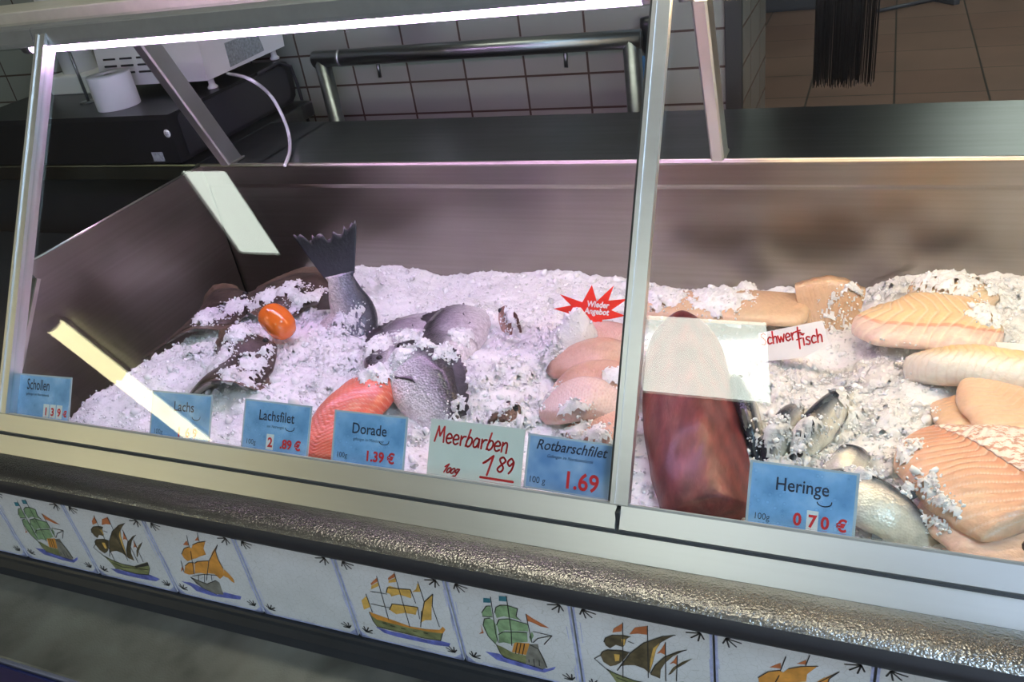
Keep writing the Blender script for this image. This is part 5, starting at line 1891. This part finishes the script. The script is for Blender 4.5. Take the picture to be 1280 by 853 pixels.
def meer(pl_, w_, h_, t):
    for nm, s, hh, ww, x, y, sl, sq in (('product_name', 'Meerbarben', 0.0190, 0.0023, .055, .62, .10, .90), ('weight', '100g', 0.0105, 0.0018, .17, .12, .5, 1.0), ('price', '1', 0.0235, 0.0026, .60, .17, .15, 1.1), ('price', '89', 0.0175, 0.0024, .74, .25, .12, 1.15)):
        vf, ln = hand(s, hh, ww, sl, sq)
        mb = MB()
        pl_.flat(mb, vf, 0.0003, (w_ * x, h_ * y), rot=-0.03)
        mb.build(nm, RED_PEN, t, normals=False)
    mb = MB()
    pl_.flat(mb, strokes([[(w_ * .58, h_ * .12), (w_ * .92, h_ * .115)]], 0.0028, 7), 0.0003)
    pl_.flat(mb, strokes([[(w_ * .60, h_ * .36), (w_ * .655, h_ * .43)]], 0.0026, 7), 0.0003)
    mb.build('underline', RED_PEN, t, normals=False)


card('white card hand-lettered Meerbarben in red marker', ((539, 522), (656, 538), (533, 597), (651, 612)), CARD_WHITE, meer, laminate=False)
card('blue cloudy price card reading Rotbarschfilet, left of the middle glass post', ((660, 541), (770, 557), (655, 610), (765, 627)), CARD_SKY,
     printed('Rotbarschfilet', 'Gefangen im Nordostatlantik', [('1.69', .65, .027)], '100 g', nx=0.50, ny=0.74, nsz=0.0165, xs=0.90, shear=0.28, drop=False, wsz=0.0105))
card('blue price card reading Heringe, right of the middle glass post', ((937, 575), (1073, 592), (932, 656), (1070, 678)), CARD_BLUE,
     printed('Heringe', '', [('0', .48, .0175), ('7', .615, .0175), ('0', .73, .0175), ('\u20ac', .88, .0165)], '100g', nx=0.50, ny=0.60, patches=((.615, .105),)))


# signs stuck in the ice
def on_plane(px, py, p, n):
    d = ray(px, py)
    return CAM + d * ((p - CAM).dot(n) / d.dot(n))


sn = Vector((0.05, -0.90, 0.42)).normalized()
s0 = on_z(752, 412, -0.010)
star_px = [(700, 368), (728, 378), (740, 356.5), (746, 377), (767.5, 357), (760.5, 376), (785, 373.5), (764, 388), (782, 395), (763, 399), (753, 400), (752, 415), (738, 414), (722, 404), (702, 408), (714, 393), (692, 386), (714, 382)]
SP = [on_plane(a, b, s0, sn) for a, b in star_px]
t = thing('starburst_sign', 'red starburst offer sign stuck in the ice, partly snowed under', 'sign', tuple(s0))
MB().prism(SP, sn * 0.001).build('star', STAR_RED, t)
ctr_ = on_plane(748, 386, s0, sn)
xd = (on_plane(768, 388, s0, sn) - on_plane(728, 384.5, s0, sn)).normalized()
sp_ = Plane(ctr_, xd, sn.cross(xd))
for s, x, y in (('Wieder', -0.001, 0.002), ('im Angebot', -0.009, -0.0085)):
    mb = MB()
    sp_.flat(mb, text_mesh(s, 0.0125, 0.85, 0.15, 0.0004), 0.0016, (x, y))
    mb.build('lettering', WHITE_PRINT, t, normals=False)
wp = [on_plane(a, b, s0 + sn * -0.006, sn) for a, b in ((779, 375), (800, 372), (800, 408), (784, 400))]
solo(MB().prism(wp, -sn * 0.001), 'blank_card', CARD_WHITE, 'blank white card edge between the red star and the middle glass post', 'card')

sn2 = Vector((-0.05, -0.80, 0.60)).normalized()
g0 = on_z(995, 442, -0.018)
cs = [(948, 417), (1028, 401), (1037, 431), (1005, 447), (955, 452)]
t = thing('handwritten_sign', 'white sign hand-lettered Schwertfisch in red, stuck in the ice', 'sign', tuple(g0))
MB().prism([on_plane(a, b, g0, sn2) for a, b in cs], sn2 * 0.001).build('sheet', WHITE_PRINT, t)
xd = (on_plane(1028, 401, g0, sn2) - on_plane(948, 417, g0, sn2)).normalized()
hp = Plane(on_plane(948, 428, g0, sn2), xd, sn2.cross(xd))
for s, hh, x, y in (('Schwert-', 0.0165, 0.004, -0.006), ('fisch', 0.0180, 0.050, -0.016)):
    vf, ln = hand(s, hh, 0.0021, 0.05, 0.86)
    mb = MB()
    hp.flat(mb, vf, 0.0015, (x, y))
    mb.build('lettering', RED_PEN, t, normals=False)
sn3 = Vector((0.0, -0.62, 0.78)).normalized()
g1 = on_z(1262, 440, 0.012)
solo(MB().prism([on_plane(a, b, g1, sn3) for a, b in ((1244, 428), (1300, 433), (1300, 447), (1250, 442))], sn3 * 0.001), 'small_white_card', WHITE_PRINT, 'small white card lying on the fillets at the right frame edge', 'card')

# ------------------------------------------------------------------ world, camera, view
wd = bpy.data.worlds.new('World')
SC.world = wd
wd.use_nodes = True
wd.node_tree.nodes['Background'].inputs['Color'].default_value = (0.75, 0.85, 1.0, 1)
wd.node_tree.nodes['Background'].inputs['Strength'].default_value = 0.2

bpy.context.view_layer.update()
for o in list(COL.objects):
    if o.parent is None:
        o.location.z += RISE
for o in bpy.data.objects:
    for k in ('_at',):
        if k in o:
            del o[k]

cam = bpy.data.cameras.new('camera')
co = bpy.data.objects.new('camera', cam)
COL.objects.link(co)
R4 = Matrix((RIGHT, -DOWN, -FWD)).transposed().to_4x4()
co.matrix_world = Matrix.Translation(CAM + Vector((0, 0, RISE))) @ R4
cam.sensor_fit = 'HORIZONTAL'
cam.sensor_width = 36
cam.lens = F / 1280 * 36
cam.clip_start = 0.02
cam.clip_end = 60
SC.camera = co
SC.view_settings.view_transform = 'Standard'
SC.view_settings.look = 'None'
SC.view_settings.exposure = 0.25
SC.view_settings.gamma = 1.0
SC.view_settings.use_curve_mapping = False
SC.cycles.max_bounces = 10
SC.cycles.transparent_max_bounces = 16
